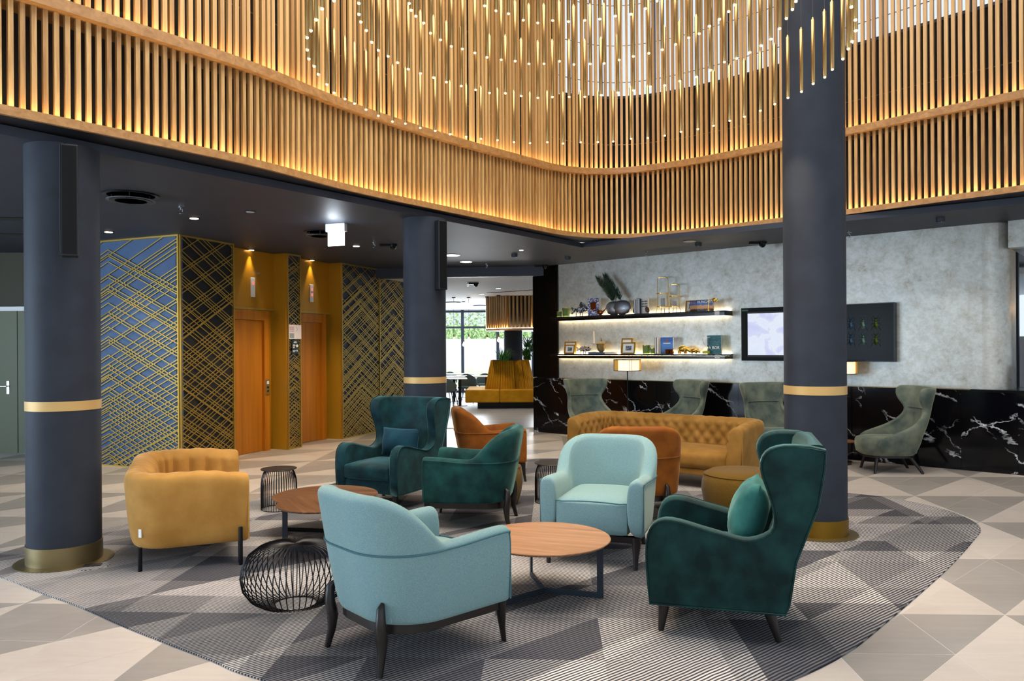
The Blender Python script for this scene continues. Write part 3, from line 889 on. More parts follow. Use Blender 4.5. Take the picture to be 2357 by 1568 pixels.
# ================================================================== CHANDELIER
PEND=[
 (3.5,[(-0.96,4.13),(-1.05,4.23),(-1.12,4.37),(-1.19,4.52),(-1.24,4.62),(-1.29,4.81),(-1.32,4.96),(-1.32,5.09),(-1.33,5.24),(-1.32,5.44),(-1.31,5.62),(-1.26,5.76),(-1.21,5.87),(-1.15,6.02),(-1.08,6.18),(-0.99,6.34),(-0.89,6.4),(-0.78,6.53),(-0.66,6.62),(-0.54,6.73),(-0.4,6.81),(-0.27,6.88),(-0.12,6.93),(0.03,7.0),(0.18,7.04),(0.34,7.01),(0.49,7.06),(0.65,7.02),(0.81,7.02),(0.95,7.0),(1.1,6.91),(1.25,6.89),(1.39,6.82),(1.51,6.7),(1.64,6.62),(1.75,6.52),(1.85,6.38),(1.94,6.27),(2.02,6.11),(2.08,5.95),(2.13,5.8),(2.18,5.66),(2.2,5.49),(2.23,5.36),(2.22,5.21),(2.21,5.02),(2.17,4.85),(2.14,4.73),(2.09,4.57),(2.02,4.42),(1.92,4.25)]),
 (3.68,[(-0.91,4.56),(-0.94,4.71),(-0.95,4.82),(-0.94,4.95),(-0.94,5.14),(-0.92,5.28),(-0.87,5.39),(-0.82,5.51),(-0.76,5.64),(-0.68,5.73),(-0.59,5.82),(-0.5,5.92),(-0.39,6.01),(-0.28,6.1),(-0.17,6.18),(-0.04,6.19),(0.09,6.26),(0.23,6.31),(0.35,6.29),(0.49,6.29),(0.62,6.29),(0.75,6.25),(0.88,6.19),(1.0,6.14),(1.12,6.05),(1.23,6.03),(1.33,5.93),(1.44,5.84),(1.51,5.7),(1.57,5.54),(1.64,5.47),(1.7,5.36),(1.74,5.24),(1.77,5.13),(1.77,4.96),(1.76,4.81),(1.75,4.68),(1.73,4.57)]),
 (3.86,[(-0.66,4.96),(-0.66,5.06),(-0.64,5.15),(-0.6,5.26),(-0.57,5.43),(-0.51,5.55),(-0.44,5.67),(-0.36,5.72),(-0.27,5.8),(-0.18,5.89),(-0.07,5.94),(0.04,5.97),(0.15,6.03),(0.27,6.03),(0.39,5.98),(0.51,6.05),(0.64,6.04),(0.75,6.03),(0.86,5.96),(0.96,5.89),(1.07,5.83),(1.16,5.76),(1.24,5.66),(1.31,5.54),(1.37,5.47),(1.41,5.34),(1.45,5.23),(1.48,5.11),(1.49,5.01)]),
 (4.04,[(-0.18,5.4),(-0.1,5.48),(-0.01,5.53),(0.1,5.64),(0.21,5.69),(0.32,5.65),(0.44,5.67),(0.56,5.65),(0.67,5.63),(0.78,5.58),(0.89,5.55),(0.98,5.46),(1.04,5.34)]),
]

RING = ['in the lowest, widest ring', 'in the second lowest ring', 'in the second highest ring', 'in the top ring']
pl = None
for ri, (hz, lst) in enumerate(PEND):
    for k, (x, y) in enumerate(lst):
        t = thing('pendant_light', 'slim brass tube pendant with glowing tip, %s of the chandelier' % RING[ri], 'pendant', (x, y, hz), 0, 'brass tube pendants ' + RING[ri])
        if pl is None:
            a = B().lathe([(0.004, 0.485), (0.009, 0.47), (0.014, 0.466), (0.014, 0.012), (0.011, 0.006)], 10).go('tube', 'tube_brass', t, True)
            b_ = B().tube([(0, 0, 0.48), (0, 0, 1.0)], 0.0009, 4).go('cord', 'cord_grey', t)
            c_ = B().lathe([(0.0095, 0.006), (0.0095, -0.001), (0.006, -0.005)], 8).go('bulb', 'bulb', t, True)
            pl = (a, b_, c_)
        else:
            for src in pl: inst(src, src.name.split('.')[0], t, (0, 0, 0))
        t.children[1].scale = (1, 1, 1)
        cd = [c_ for c_ in t.children if c_.name.startswith('cord')][0]
        cd.location = (0, 0, 0.48 - 0.48 * (7.6 - hz - 0.48) / 0.52)
        cd.scale = (1, 1, (7.6 - hz - 0.48) / 0.52)
        if ri == 0 and k % 7 == 3 or ri == 1 and k % 12 == 5:
            l = light('bulb_light', 'SPOT', (x, y, hz - 0.012), 55, WARM, 0.008, None, spot=110, blend=0.8)

# ================================================================== CEILING FITTINGS
def downlight(x, y, z, label, glow='down_warm', r_=0.05, power=0, spot=70, aim=None):
    t = thing('downlight', label, 'downlight', (x, y, z), 0, 'recessed downlights')
    B().lathe([(r_, -0.001), (r_ + 0.012, -0.001), (r_ + 0.012, -0.006), (r_, -0.006)], 18).go('trim_ring', 'black_metal', t)
    B().lathe([(0.0, -0.004), (r_ * 0.98, -0.006), (r_ * 0.9, -0.011), (0.0, -0.013)], 18).go('lamp', glow, t)
    if power: light('downlight_lamp', 'SPOT', (x, y, z - 0.02), power, WARM, 0.03, aim, spot=spot, blend=0.5)
downlight(-3.663, 8.736, CE, 'glowing downlight nearest the corner of the lift wall', power=260, spot=125)
downlight(-5.167, 9.702, CE, 'glowing downlight right beside the left column', power=110, spot=70, aim=(-5.35, 10.15, 0))
downlight(-2.295, 11.186, CE, 'glowing downlight right of the exit light', power=300, spot=125)
downlight(-2.879, 8.341, CE, 'small unlit grey downlight in the ceiling before the lifts', 'switch_grey', 0.045)
downlight(-0.799, 13.338, CE, 'wide white downlight behind the middle column', 'down_white', 0.11, 40)
downlight(0.155, 11.764, CE, 'tiny square-looking white downlight near the corner of the atrium', 'down_white', 0.035)
downlight(-0.975, 12.376, CE, 'white round ceiling light peeking out beside the middle column', 'down_white', 0.13)
downlight(2.576, 10.905, CE, 'unlit dark downlight over the long sofa', 'switch_grey', 0.09)
downlight(-0.3, 17.2, 2.948, 'white downlight in the restaurant ceiling', 'down_white', 0.06, 120, 110)
downlight(-0.75, 19.0, 2.948, 'added downlight in the restaurant ceiling in front of the drum', 'down_white', 0.06, 120, 110)  # added lamp to brighten the shaded front of the banquette
for k, u in enumerate((1.62, 3.12)):
    p = onlift(u, 0.205, CE - 0.004)
    downlight(p[0], p[1], p[2], 'downlight over the %s lift door' % ('first', 'second')[k], 'down_warm', 0.04, 45, 50)
SPOTS = ['over the sage chair right of the lit lamp', 'over the sage chair in profile', 'before the left end of the shelves', 'in front of the black pier', 'right above the tall column side table', 'over the counter at the far right']
for (x, y, pw) in ((3.0, 11.4, 60), (5.4, 9.35, 60), (1.2, 13.0, 50), (0.3, 12.6, 60), (4.4, 10.2, 60), (6.2, 8.6, 50)):  # added wash lamps for the silver wall side, in made-up ceiling-coloured housings
    t = thing('added_wash_spot', 'small added ceiling wash cylinder ' + SPOTS.pop(0), 'downlight', (x - 0.25, y - 0.28, CE), 0, 'added ceiling wash spots')
    B().lathe([(0.05, 0.0), (0.05, -0.045), (0.046, -0.045), (0.046, -0.003), (0.0, -0.003)], 20).go('housing', 'ceiling_paint', t, True)
    light('added_wash_lamp', 'SPOT', (x - 0.25, y - 0.28, CE - 0.012), pw * 0.6, (1, 0.85, 0.65), 0.02, (x, y, 0), spot=88)
def sprinkler(x, y, z, label):
    t = thing('sprinkler', label, 'sprinkler', (x, y, z), 0, 'ceiling sprinklers')
    B().lathe([(0.03, 0.0), (0.03, -0.008), (0.012, -0.012), (0.012, -0.03), (0.0, -0.03)], 12).go('body', 'chrome', t)
    B().tube([(0.012, 0, -0.03), (0.014, 0, -0.05), (0.0, 0, -0.07), (-0.014, 0, -0.05), (-0.012, 0, -0.03)], 0.003, 5).go('frame', 'chrome', t)
    B().lathe([(0.0, -0.07), (0.022, -0.07), (0.022, -0.073), (0.0, -0.073)], 12).go('deflector', 'chrome', t)
sprinkler(-3.516, 8.057, CE, 'chrome sprinkler nearest the left column')
sprinkler(-1.974, 10.872, CE, 'chrome sprinkler left of the middle column')
sprinkler(4.543, 10.158, CE, 'chrome sprinkler right of the tall column')
sprinkler(2.142, 12.028, CE, 'chrome sprinkler above the shelves')
sprinkler(-0.45, 13.7, CE, 'chrome sprinkler before the slate beam')
sprinkler(-0.9, 15.6, 2.948, 'chrome sprinkler in the restaurant ceiling')
def cam_dome(x, y, z, label):
    t = thing('dome_camera', label, 'camera', (x, y, z), 0, 'ceiling dome cameras')
    B().lathe([(0.06, 0.0), (0.06, -0.03), (0.0, -0.03)], 16).go('base', 'black_metal', t)
    B().lathe([(0.05, -0.03), (0.045, -0.055), (0.025, -0.078), (0.002, -0.085)], 16).go('dome', 'black_gloss', t, True)
    B().box(-0.19, -0.06, -0.03, 0.03, -0.035, 0.0).go('junction_box', 'black_metal', t)
cam_dome(-1.723, 11.023, CE, 'black dome camera beside the middle column')
cam_dome(3.67, 11.048, CE, 'black dome camera left of the tall right column')
cam_dome(-0.742, 15.7, 2.948, 'black dome camera in the restaurant ceiling')
cam_dome(0.62, 13.95, CE, 'shiny dome camera in front of the black pier')
def diffuser(x, y, z, r_, label):
    t = thing('air_diffuser', label, 'air vent', (x, y, z), 0, 'round ceiling air diffusers')
    B().lathe([(r_, 0.0), (r_ + 0.02, -0.004), (r_ + 0.02, -0.012), (r_ * 0.9, -0.008), (r_ * 0.9, 0.0)], 32).go('rim', 'black_metal', t, True)
    B().lathe([(0.0, -0.05), (r_ * 0.92, -0.05), (r_ * 0.92, -0.056), (0.0, -0.056)], 32).go('plate', 'vent_grey', t)
    for q in range(3): B().lathe([(r_ * (0.35 + 0.2 * q), -0.056), (r_ * (0.35 + 0.2 * q) + 0.012, -0.056), (r_ * (0.35 + 0.2 * q) + 0.012, -0.061), (r_ * (0.35 + 0.2 * q), -0.061)], 28).go('ring', 'black_metal', t)
    for q in range(4):
        a = q * math.pi / 2 + 0.4
        B().tube([(r_ * 0.7 * math.cos(a), r_ * 0.7 * math.sin(a), 0), (r_ * 0.7 * math.cos(a), r_ * 0.7 * math.sin(a), -0.05)], 0.006, 5).go('hanger', 'black_metal', t)
diffuser(-3.73, 7.42, CE, 0.24, 'round black air diffuser right of the left column')
diffuser(-2.5, 9.82, CE, 0.17, 'round black air diffuser left of the exit light')
for k, (x, y) in enumerate(((-5.7, 8.5), (-6.4, 9.7))):
    o = B().obox((x - 0.9, y + 0.05), (0.98, 0.17), 1.4, 0.09, CE - 0.006, CE - 0.001).go('ceiling_slot', 'black_gloss')
    tag(o, ('nearer', 'farther')[k] + ' long black slot in the ceiling behind the left column', 'air vent', 'ceiling slots')
t = thing('exit_light', 'bright white glowing exit light box hanging from the ceiling before the lifts', 'exit sign', (-2.13, 9.2, CE), math.radians(-16))
bev(B().box(-0.13, 0.13, -0.035, 0.035, -0.10, 0.0).go('housing', 'white_plastic', t), 0.006)
B().box(-0.11, 0.11, -0.008, 0.008, -0.27, -0.1).go('panel', 'exit_glow', t)
light('exit_light_lamp', 'POINT', (-2.13, 9.02, CE - 0.16), 5, (0.8, 0.9, 1.0), 0.06)

# ================================================================== RESTAURANT BEYOND
wn = thing('window_2', 'tall restaurant window wall with dark mullions', 'window', (0, 27.1, 0), 0, kind='structure')
for k, x in enumerate((-5.2, -3.5, -1.77, -0.51, 0.75, 2.4, 4.0)):
    B().box(x - 0.05, x + 0.05, -0.06, 0.06, 0, 2.95).go('mullion', 'panel_slate', wn)
for z in (0.03, 2.33, 2.9): B().box(-5.2, 4.0, -0.05, 0.05, z - 0.035, z + 0.035).go('transom', 'panel_slate', wn)
xs = (-5.2, -3.5, -1.77, -0.51, 0.75, 2.4, 4.0)
for a, b_ in zip(xs, xs[1:]):
    B().box(a + 0.05, b_ - 0.05, -0.006, 0.006, 0.065, 2.295).go('pane', 'glass', wn)
    B().box(a + 0.05, b_ - 0.05, -0.006, 0.006, 2.365, 2.865).go('pane', 'glass', wn)
o = B().box(-4.2, -4.0, 15.1, 27.2, 0, 3.1).go('wall_restaurant', 'concrete'); struct(o, 'restaurant side wall hidden by the middle column', 'wall')
o = B().box(-14, 16, 27.2, 44, -0.2, -0.02).go('ground', 'paving'); struct(o, 'pale paving outside the restaurant window', 'ground')
o = B().box(-12, 13, 34.0, 34.3, -0.02, 2.0).go('garden_wall', 'garden_wall'); tag(o, 'pale lilac garden wall outside the restaurant window', 'wall', kind='structure')
gr = B()
for k in range(2600):
    x, y = R.uniform(-6, 6), R.uniform(32.2, 33.7)
    h_ = R.uniform(0.45, 1.0); dx, dy = R.uniform(-0.18, 0.18), R.uniform(-0.12, 0.12)
    gr.add([(x - 0.02, y, -0.02), (x + 0.02, y, -0.02), (x + dx, y + dy, h_)], [(0, 1, 2)])
o = gr.go('ornamental_grass', 'grass'); tag(o, 'pale feathery grass along the garden wall outside', 'grass', kind='stuff')
def hedge(n_, x0, x1, y0, y1, z0, z1, size, label, name='hedge'):
    b = B()
    for k in range(n_):
        p = Vector((R.uniform(x0, x1), R.uniform(y0, y1), z0 + (z1 - z0) * R.random() ** 1.4))
        d = Vector((R.uniform(-1, 1), R.uniform(-1, 1), R.uniform(-0.4, 1))).normalized() * size
        e = Vector((R.uniform(-1, 1), R.uniform(-1, 1), R.uniform(-1, 1))).normalized() * size * 0.5
        b.add([p - d, p + e, p + d, p - e], [(0, 1, 2, 3)])
    o = b.go(name, 'hedge')
    return tag(o, label, 'hedge', kind='stuff')
hedge(15000, -10, 6, 34.8, 37, 0.2, 3.3, 0.09, 'light green hedge rising behind the garden wall')
B().box(-11, 7, 36.6, 37.2, 0, 2.7).go('hedge_core', 'hedge')
bpy.data.objects['hedge_core'].parent = bpy.data.objects['hedge']

# slatted drum round the restaurant column
o = B().lathe([(0.25, 1.256), (0.25, 2.045)], 32, (0.03, 20.4, 0)).go('column', 'column_paint', None, True)
struct(o, 'dark round restaurant column rising out of the banquette planter', 'column')
dr = thing('slatted_drum', 'oak slatted drum hood around the restaurant column, lit from below', 'ceiling feature', (0.03, 20.4, 0))
PD = [(-0.75, 0.25), (-0.72, -0.2), (-0.15, -0.85), (0.5, -0.85), (1.2, -0.3), (1.2, 0.6), (0.6, 1.0), (-0.3, 0.95)]
B().prism(PD, 2.05, 2.10).go('lip', 'oak_lip', dr)
B().prism([(p[0] * 0.86, p[1] * 0.86) for p in PD], 2.1, 2.95).go('core', 'backing', dr)
B().prism([(p[0] * 0.97, p[1] * 0.97) for p in PD], 2.1005, 2.108).go('led_strip', 'led_shelf', dr)
sl = None
for (a, b_) in zip(PD[-1:] + PD[:4], PD[:5]):
    a, b_ = Vector(a), Vector(b_)
    n_ = int((b_ - a).length / 0.095)
    for k in range(n_):
        p = (a + (b_ - a) * (k + 0.5) / n_) * 0.95
        if sl is None: sl = B().box(-0.026, 0.026, -0.03, 0.03, 2.112, 2.95).go('slat', 'oak', dr); q = sl
        else: q = inst(sl, 'slat', dr, (0, 0, 0))
        q.location = (p.x, p.y, 0); q.rotation_euler = (0, 0, math.atan2((b_ - a).y, (b_ - a).x))
# banquette
bq = thing('banquette', 'mustard yellow upholstered banquette on a black plinth round the restaurant column', 'banquette', (0.03, 20.4, 0))
B().box(-0.95, 0.62, -0.4, 1.0, 0, 0.165).go('plinth', 'black', bq)
for (x0, x1) in ((-1.26, -0.36), (-0.355, 0.76)):
    bev(B().box(x0, x1, -0.72, 1.2, 0.165, 0.5).go('seat', 'velvet_yellow', bq), 0.03, 3)
def slope_panel(x0, x1, x0t, x1t, y0, y1t, name='backrest', mat='velvet_yellow', n_=6):
    b = B()
    W_ = x1 - x0
    for k in range(n_):
        a, c_ = k / n_, (k + 1) / n_
        xa, xc = x0 + W_ * a, x0 + W_ * c_
        xat, xct = x0t + (x1t - x0t) * a, x0t + (x1t - x0t) * c_
        g_ = 0.0012
        b.add([(xa + g_, y0, 0.5), (xc - g_, y0, 0.5), (xct - g_, y1t, 1.27), (xat + g_, y1t, 1.27), (xa + g_, y0 + 0.12, 0.5), (xc - g_, y0 + 0.12, 0.5), (xct - g_, y1t + 0.12, 1.27), (xat + g_, y1t + 0.12, 1.27)],
              [(0, 1, 2, 3), (3, 2, 6, 7), (0, 3, 7, 4), (1, 5, 6, 2)])
    o = b.go(name, mat, bq)
    return bev(o, 0.012, 2, 30)
slope_panel(-0.76, -0.36, -0.6, -0.335, -0.36, -0.3)
slope_panel(-0.355, 0.06, -0.33, 0.0, -0.36, -0.3)
slope_panel(0.07, 0.32, 0.01, 0.2, -0.36, -0.2)
slope_panel(0.325, 0.6, 0.21, 0.42, -0.36, -0.1)
B().prism([(-0.58, -0.22), (0.4, -0.1), (0.45, 0.9), (-0.58, 0.9)], 0.5, 1.25).go('planter_box', 'velvet_yellow', bq)
def blades(n_, c, r_, h0, h1, spread, mat, name, parent=None, wd=0.02, seg=3):
    b = B()
    for k in range(n_):
        a = R.uniform(0, 2 * math.pi); rr = r_ * math.sqrt(R.random())
        p = Vector((c[0] + rr * math.cos(a), c[1] + rr * math.sin(a), c[2]))
        h_ = R.uniform(h0, h1); sp = R.uniform(0.2, 1) * spread
        a2 = a + R.uniform(-0.7, 0.7)
        side = Vector((-math.sin(a2), math.cos(a2), 0)) * wd
        V = []
        for q in range(seg + 1):
            t = q / seg
            pt = p + Vector((math.cos(a2) * sp * t * t, math.sin(a2) * sp * t * t, h_ * t * (1.15 - 0.15 * t - 0.25 * sp * t)))
            V += [pt - side * (1 - t * 0.95), pt + side * (1 - t * 0.95)]
        b.add(V, [(2 * q, 2 * q + 1, 2 * q + 3, 2 * q + 2) for q in range(seg)])
    return b.go(name, mat, parent)
t = thing('potted_fern', 'spiky green fern on top of the yellow banquette, left of the column', 'plant', (-0.22, 19.98, 1.25))
o = blades(90, (0, 0, 0), 0.17, 0.2, 0.38, 0.3, 'leaf', 'fronds', t, 0.014); o['kind'] = 'stuff'
B().prism([(-0.3, -0.1), (0.3, -0.1), (0.3, 0.1), (-0.3, 0.1)], 0.002, 0.03).go('soil', 'black', t)
t = thing('potted_palm', 'tall green palm right of the restaurant column, cut by the black pier', 'plant', (0.52, 20.75, 1.25))
for k in range(4): B().tube([(R.uniform(-0.15, 0.12), 0, 0), (R.uniform(-0.2, 0.1), 0, 0.4), (R.uniform(-0.25, 0.15), 0, 0.7)], 0.012, 5).go('stem', 'leaf', t)
for k in range(4):
    o = blades(34, (R.uniform(-0.15, 0.15), R.uniform(-0.1, 0.1), 0.12 * k), 0.1, 0.2, 0.38, 0.4, 'leaf', 'fronds', t, 0.02); o['kind'] = 'stuff'

def bistro_table(x, y, label, rz=0.0, L_=1.3):
    t = thing('bistro_table', label, 'table', (x, y, 0), rz, 'white restaurant tables')
    bev(B().box(-L_ / 2, L_ / 2, -0.38, 0.38, 0.735, 0.76).go('table_top', 'table_white', t), 0.01)
    for sx in (-1, 1):
        B().box(sx * L_ * 0.3 - 0.04, sx * L_ * 0.3 + 0.04, -0.04, 0.04, 0.012, 0.735).go('leg', 'black', t)
        B().box(sx * L_ * 0.3 - 0.2, sx * L_ * 0.3 + 0.2, -0.24, 0.24, 0.0, 0.012).go('foot_plate', 'black_metal', t)
bistro_table(-1.75, 20.9, 'white restaurant table nearest the middle column', 0.1, 1.0)
bistro_table(-1.25, 22.5, 'white restaurant table behind the nearest one, left of the banquette', 0.05, 1.6)
bistro_table(-1.9, 24.6, 'white restaurant table close to the window', 0.0, 1.4)
def bistro_chair():
    t = thing('bistro_chair', '', 'chair', (0, 0, 0), 0, 'grey restaurant chairs')
    rbox(0.23, 0.22, 0.035, (0, 0.0, 0.46), 0.03, 4).go('seat', 'chair_grey', t, True)
    rr = []
    for k in range(15):
        a = math.pi * (0.02 + 0.96 * k / 14)
        x, y = 0.26 * math.cos(a), -0.02 - 0.25 * math.sin(a)
        h_ = 0.60 + 0.20 * math.sin(a) ** 1.5
        rr.append([(x, y, 0.44), (x * 1.08, y * 1.1, h_), (x * 1.01, y * 1.02, h_), (x * 0.93, y * 0.93, 0.44)])
    B().rings(rr).go('backrest', 'chair_grey', t, True)
    for sx in (-1, 1):
        for sy in (-1, 1):
            B().tube([(sx * 0.16, sy * 0.15, 0.43), (sx * 0.24, sy * 0.23, 0.0)], [0.014, 0.009], 6).go('leg', 'black', t)
    return t
bc = bistro_chair()
for k, (x, y, f, lab) in enumerate(((-1.95, 21.6, (0.3, -1), 'grey restaurant chair behind the nearest white table, left one'), (-1.3, 21.75, (-0.2, -1), 'grey restaurant chair behind the nearest white table, right one'),
                                    (-1.75, 20.35, (0.2, 1), 'grey restaurant chair partly hidden by the middle column'), (-1.35, 23.2, (0.3, -1), 'grey restaurant chair behind the second white table, left one'),
                                    (-0.85, 23.35, (0, -1), 'grey restaurant chair behind the second white table, right one'), (-0.1, 22.7, (-1, -0.3), 'grey restaurant chair just left of the banquette'),
                                    (-2.1, 25.2, (0, -1), 'grey restaurant chair at the table close to the window'))):
    if k == 0: bc.location = (x, y, 0); bc.rotation_euler = (0, 0, face(f)); bc['label'] = lab
    else: dup(bc, (x, y, 0), face(f), lab)
for k, (x, y, z, lab) in enumerate(((-1.55, 20.2, 1.78, 'first bare bulb pendant right of the middle column'), (-1.15, 20.2, 1.78, 'second bare bulb pendant right of the middle column'),
                                    (-0.655, 20.0, 1.76, 'bare bulb pendant just under the left end of the slatted drum'), (-0.34, 19.5, 1.76, 'bare bulb pendant in front of the restaurant column'),
                                    (-1.4, 22.0, 1.66, 'bare bulb pendant hanging lower near the window mullion'))):
    t = thing('bulb_pendant', lab, 'pendant', (x, y, z), 0, 'bare bulb pendants in the restaurant')
    B().tube([(0, 0, 0.18), (0, 0, 2.94 - z)], 0.004, 5).go('cord', 'black', t)
    B().lathe([(0.0, 2.95 - z), (0.05, 2.95 - z), (0.05, 2.925 - z), (0.0, 2.925 - z)], 12).go('ceiling_rose', 'black', t)
    B().lathe([(0.0, 0.18), (0.018, 0.175), (0.02, 0.11), (0.0, 0.11)], 10).go('socket', 'brass', t, True)
    B().lathe([(0.012, 0.11), (0.022, 0.08), (0.04, 0.03), (0.036, 0.0), (0.015, -0.02), (0.002, -0.022)], 12).go('bulb', 'bulb_clear', t, True)
for k, (x, y) in enumerate(((-1.72, 22.3), (-1.0, 24.0))):
    t = thing('air_diffuser', ('dark round air diffuser in the restaurant ceiling, larger one', 'dark round air diffuser in the restaurant ceiling by the window')[k], 'air vent', (x, y, 2.95), 0, 'round ceiling air diffusers')
    B().lathe([(0.0, -0.001), (0.26, -0.001), (0.24, -0.03), (0.0, -0.03)], 24).go('plate', 'panel_slate', t)
t = thing('linear_grille', 'long slotted grille in the restaurant ceiling above the drum', 'air vent', (0.2, 18.0, 2.949), math.radians(-38))
for q in range(14): B().box(-1.0 + q * 0.145, -1.0 + q * 0.145 + 0.1, -0.05, 0.05, -0.006, 0.0).go('slot', 'black_metal', t)

# ================================================================== BEYOND THE COUNTER, FAR RIGHT
wn = thing('window_3', 'window behind the counter at the far right', 'window', onwall(9.2, -3.6, 0), WR, kind='structure')
for x in (-2.0, -0.6, 0.8, 2.2): B().box(x - 0.04, x + 0.04, -0.05, 0.05, 0, 3.1).go('mullion', 'panel_slate', wn)
for a in (-2.0, -0.6, 0.8): B().box(a + 0.04, a + 1.36, -0.006, 0.006, 0.02, 3.1).go('pane', 'glass', wn)
p = onwall(10.5, -6.5, 0)
o = B().obox(p[:2], (0.7497, -0.6618), 5, 0.1, -0.02, 1.75).go('garden_wall', 'garden_wall'); tag(o, 'pale terraced wall outside the far right window', 'wall', kind='structure')
h2 = B()
for k in range(2500):
    q = onwall(R.uniform(9.5, 14), R.uniform(-9.5, -8.0), R.uniform(0.5, 2.6))
    d = Vector((R.uniform(-1, 1), R.uniform(-1, 1), R.uniform(-0.4, 1))).normalized() * 0.16
    e = Vector((R.uniform(-1, 1), R.uniform(-1, 1), R.uniform(-1, 1))).normalized() * 0.08
    q = Vector(q); h2.add([q - d, q + e, q + d, q - e], [(0, 1, 2, 3)])
o = h2.go('shrubs', 'leaf'); tag(o, 'bright green shrubs outside the far right window', 'hedge', kind='stuff')
t = thing('slatted_drum', 'dark gold slatted hood over the bar at the far right edge', 'ceiling feature', onwall(8.9, -2.2, 0), WR)
B().box(-0.75, 0.8, -0.5, 0.5, 2.02, 2.08).go('lip', 'oak_lip', t)
B().box(-0.66, 0.7, -0.42, 0.42, 2.08, 2.8).go('core', 'backing', t)
B().box(-0.73, 0.78, -0.48, 0.48, 2.0805, 2.085).go('led_strip', 'led_shelf', t)
for q in range(14): inst(sl, 'slat', t, (-0.7 + q * 0.11, -0.45, -0.02))
for q in range(8): inst(sl, 'slat', t, (-0.7, -0.4 + q * 0.11, -0.02), math.pi / 2)
t = thing('counter_terminal', 'black marble-look box on the counter at the foot of the silver wall', 'box', onwall(7.86, -0.35, 1.0355), WR)
bev(B().box(-0.1, 0.1, -0.1, 0.1, 0, 0.3).go('housing', 'black', t), 0.006)
t = thing('till_screen', 'small till screen with green display behind the counter', 'screen', onwall(8.35, -0.6, 1.0355), WR)
B().box(-0.15, 0.15, -0.015, 0.015, 0.08, 0.3).go('screen', 'black', t)
B().box(-0.13, 0.13, -0.018, -0.0155, 0.1, 0.28).go('display', 'green_sticker', t)
B().box(-0.08, 0.08, -0.06, 0.06, 0.0, 0.08).go('foot', 'black', t)
t = thing('bulb_pendant', 'slim black rod pendant with round bulb at the far right window', 'pendant', onwall(8.6, -1.6, 1.85), 0, 'bare bulb pendants')
B().tube([(0, 0, 0.1), (0, 0, 0.95)], 0.012, 6).go('rod', 'black', t)
B().ball((0, 0, 0.05), 0.045).go('bulb', 'bulb_clear', t, True)

# ================================================================== SHELVES, SCREEN, ART
def shelf(z, label):
    t = thing('wall_shelf', label, 'shelf', (WX, WY, 0), WR, 'black lit wall shelves')
    bev(B().box(0.593, 4.0, -0.25, 0.028, z - 0.028, z).go('board', 'black_metal', t), 0.003)
    B().box(0.593, 4.0, -0.25, -0.235, z - 0.075, z - 0.0285).go('front_face', 'black_gloss', t)
    B().box(3.985, 4.0, -0.235, 0.028, z - 0.075, z - 0.0285).go('end_cap', 'black_metal', t)
    B().box(0.62, 3.97, -0.03, -0.012, z - 0.045, z - 0.029).go('led_strip', 'led_shelf', t)
    B().box(0.62, 3.97, -0.004, 0.027, z + 0.0005, z + 0.003).go('led_strip', 'led_shelf', t)
    B().box(3.84, 3.92, -0.2535, -0.2505, z - 0.065, z - 0.012).go('switch_plate', 'switch_grey', t)
ZU, ZL = 2.145, 1.478
shelf(ZU, 'upper black wall shelf with glowing underside on the silver wall')
shelf(ZL, 'lower black wall shelf with glowing underside on the silver wall')
# recessed screen
t = thing('wall_screen', 'recessed wall screen showing a pale map, half behind the tall column', 'screen', (WX, WY, 0), WR)
B().box(4.16, 5.5, -0.012, 0.0, 1.375, 1.43).go('frame', 'black_matte', t); B().box(4.16, 5.5, -0.012, 0.0, 2.115, 2.175).go('frame', 'black_matte', t)
B().box(4.16, 4.24, -0.012, 0.0, 1.43, 2.115).go('frame', 'black_matte', t); B().box(5.42, 5.5, -0.012, 0.0, 1.43, 2.115).go('frame', 'black_matte', t)
B().box(4.16, 5.5, 0.0, 0.0295, 1.375, 2.175).go('recess', 'black', t)
B().box(4.26, 5.4, -0.006, -0.001, 1.46, 2.09).go('display', 'map_screen', t)
B().box(4.17, 4.27, -0.0135, -0.0122, 2.13, 2.15).go('sticker', 'green_sticker', t)
# beetle picture
t = thing('beetle_picture', 'glossy black deep-framed picture with rows of metallic beetles right of the tall column', 'picture', (WX, WY, 0), WR)
bev(B().box(5.25, 6.34, -0.08, 0.0295, 1.375, 2.17).go('box_frame', 'picture_black', t), 0.004)
fr_ = B()
for (x0, x1, z0, z1) in ((5.25, 6.34, 1.375, 1.385), (5.25, 6.34, 2.16, 2.17), (5.25, 5.26, 1.385, 2.16), (6.33, 6.34, 1.385, 2.16)): fr_.box(x0, x1, -0.086, -0.0805, z0, z1)
fr_.go('edge_trim', 'steel_blue', t)
M('beetle_blue', '#31485f', 0.3, 0.9); M('beetle_green', '#3c4f1c', 0.3, 0.9); M('beetle_steel', '#4f6a62', 0.3, 0.9)
def beetle(x, z, mat):
    b = B()
    def disc(cx, cz, rx, rz, n_=14, dy=0.012):
        b.add([(cx + rx * math.cos(2 * math.pi * k / n_), -0.0815, cz + rz * math.sin(2 * math.pi * k / n_)) for k in range(n_)] + [(cx, -0.0815 - dy, cz)], [(k, (k + 1) % n_, n_) for k in range(n_)])
    disc(x, z - 0.03, 0.026, 0.052); disc(x, z + 0.03, 0.018, 0.018); disc(x, z + 0.058, 0.012, 0.014)
    for s_ in (-1, 1):
        for (a, e1, e2) in ((0.03, (0.04, 0.03), (0.05, 0.075)), (-0.01, (0.05, 0.0), (0.055, -0.05)), (-0.04, (0.045, -0.06), (0.06, -0.1)), (0.06, (0.03, 0.085), (0.028, 0.11))):
            b.tube([(x + s_ * 0.015, -0.084, z + a), (x + s_ * e1[0], -0.084, z + e1[1]), (x + s_ * e2[0], -0.084, z + e2[1])], 0.0028, 4)
    b.go('beetle', mat, t)
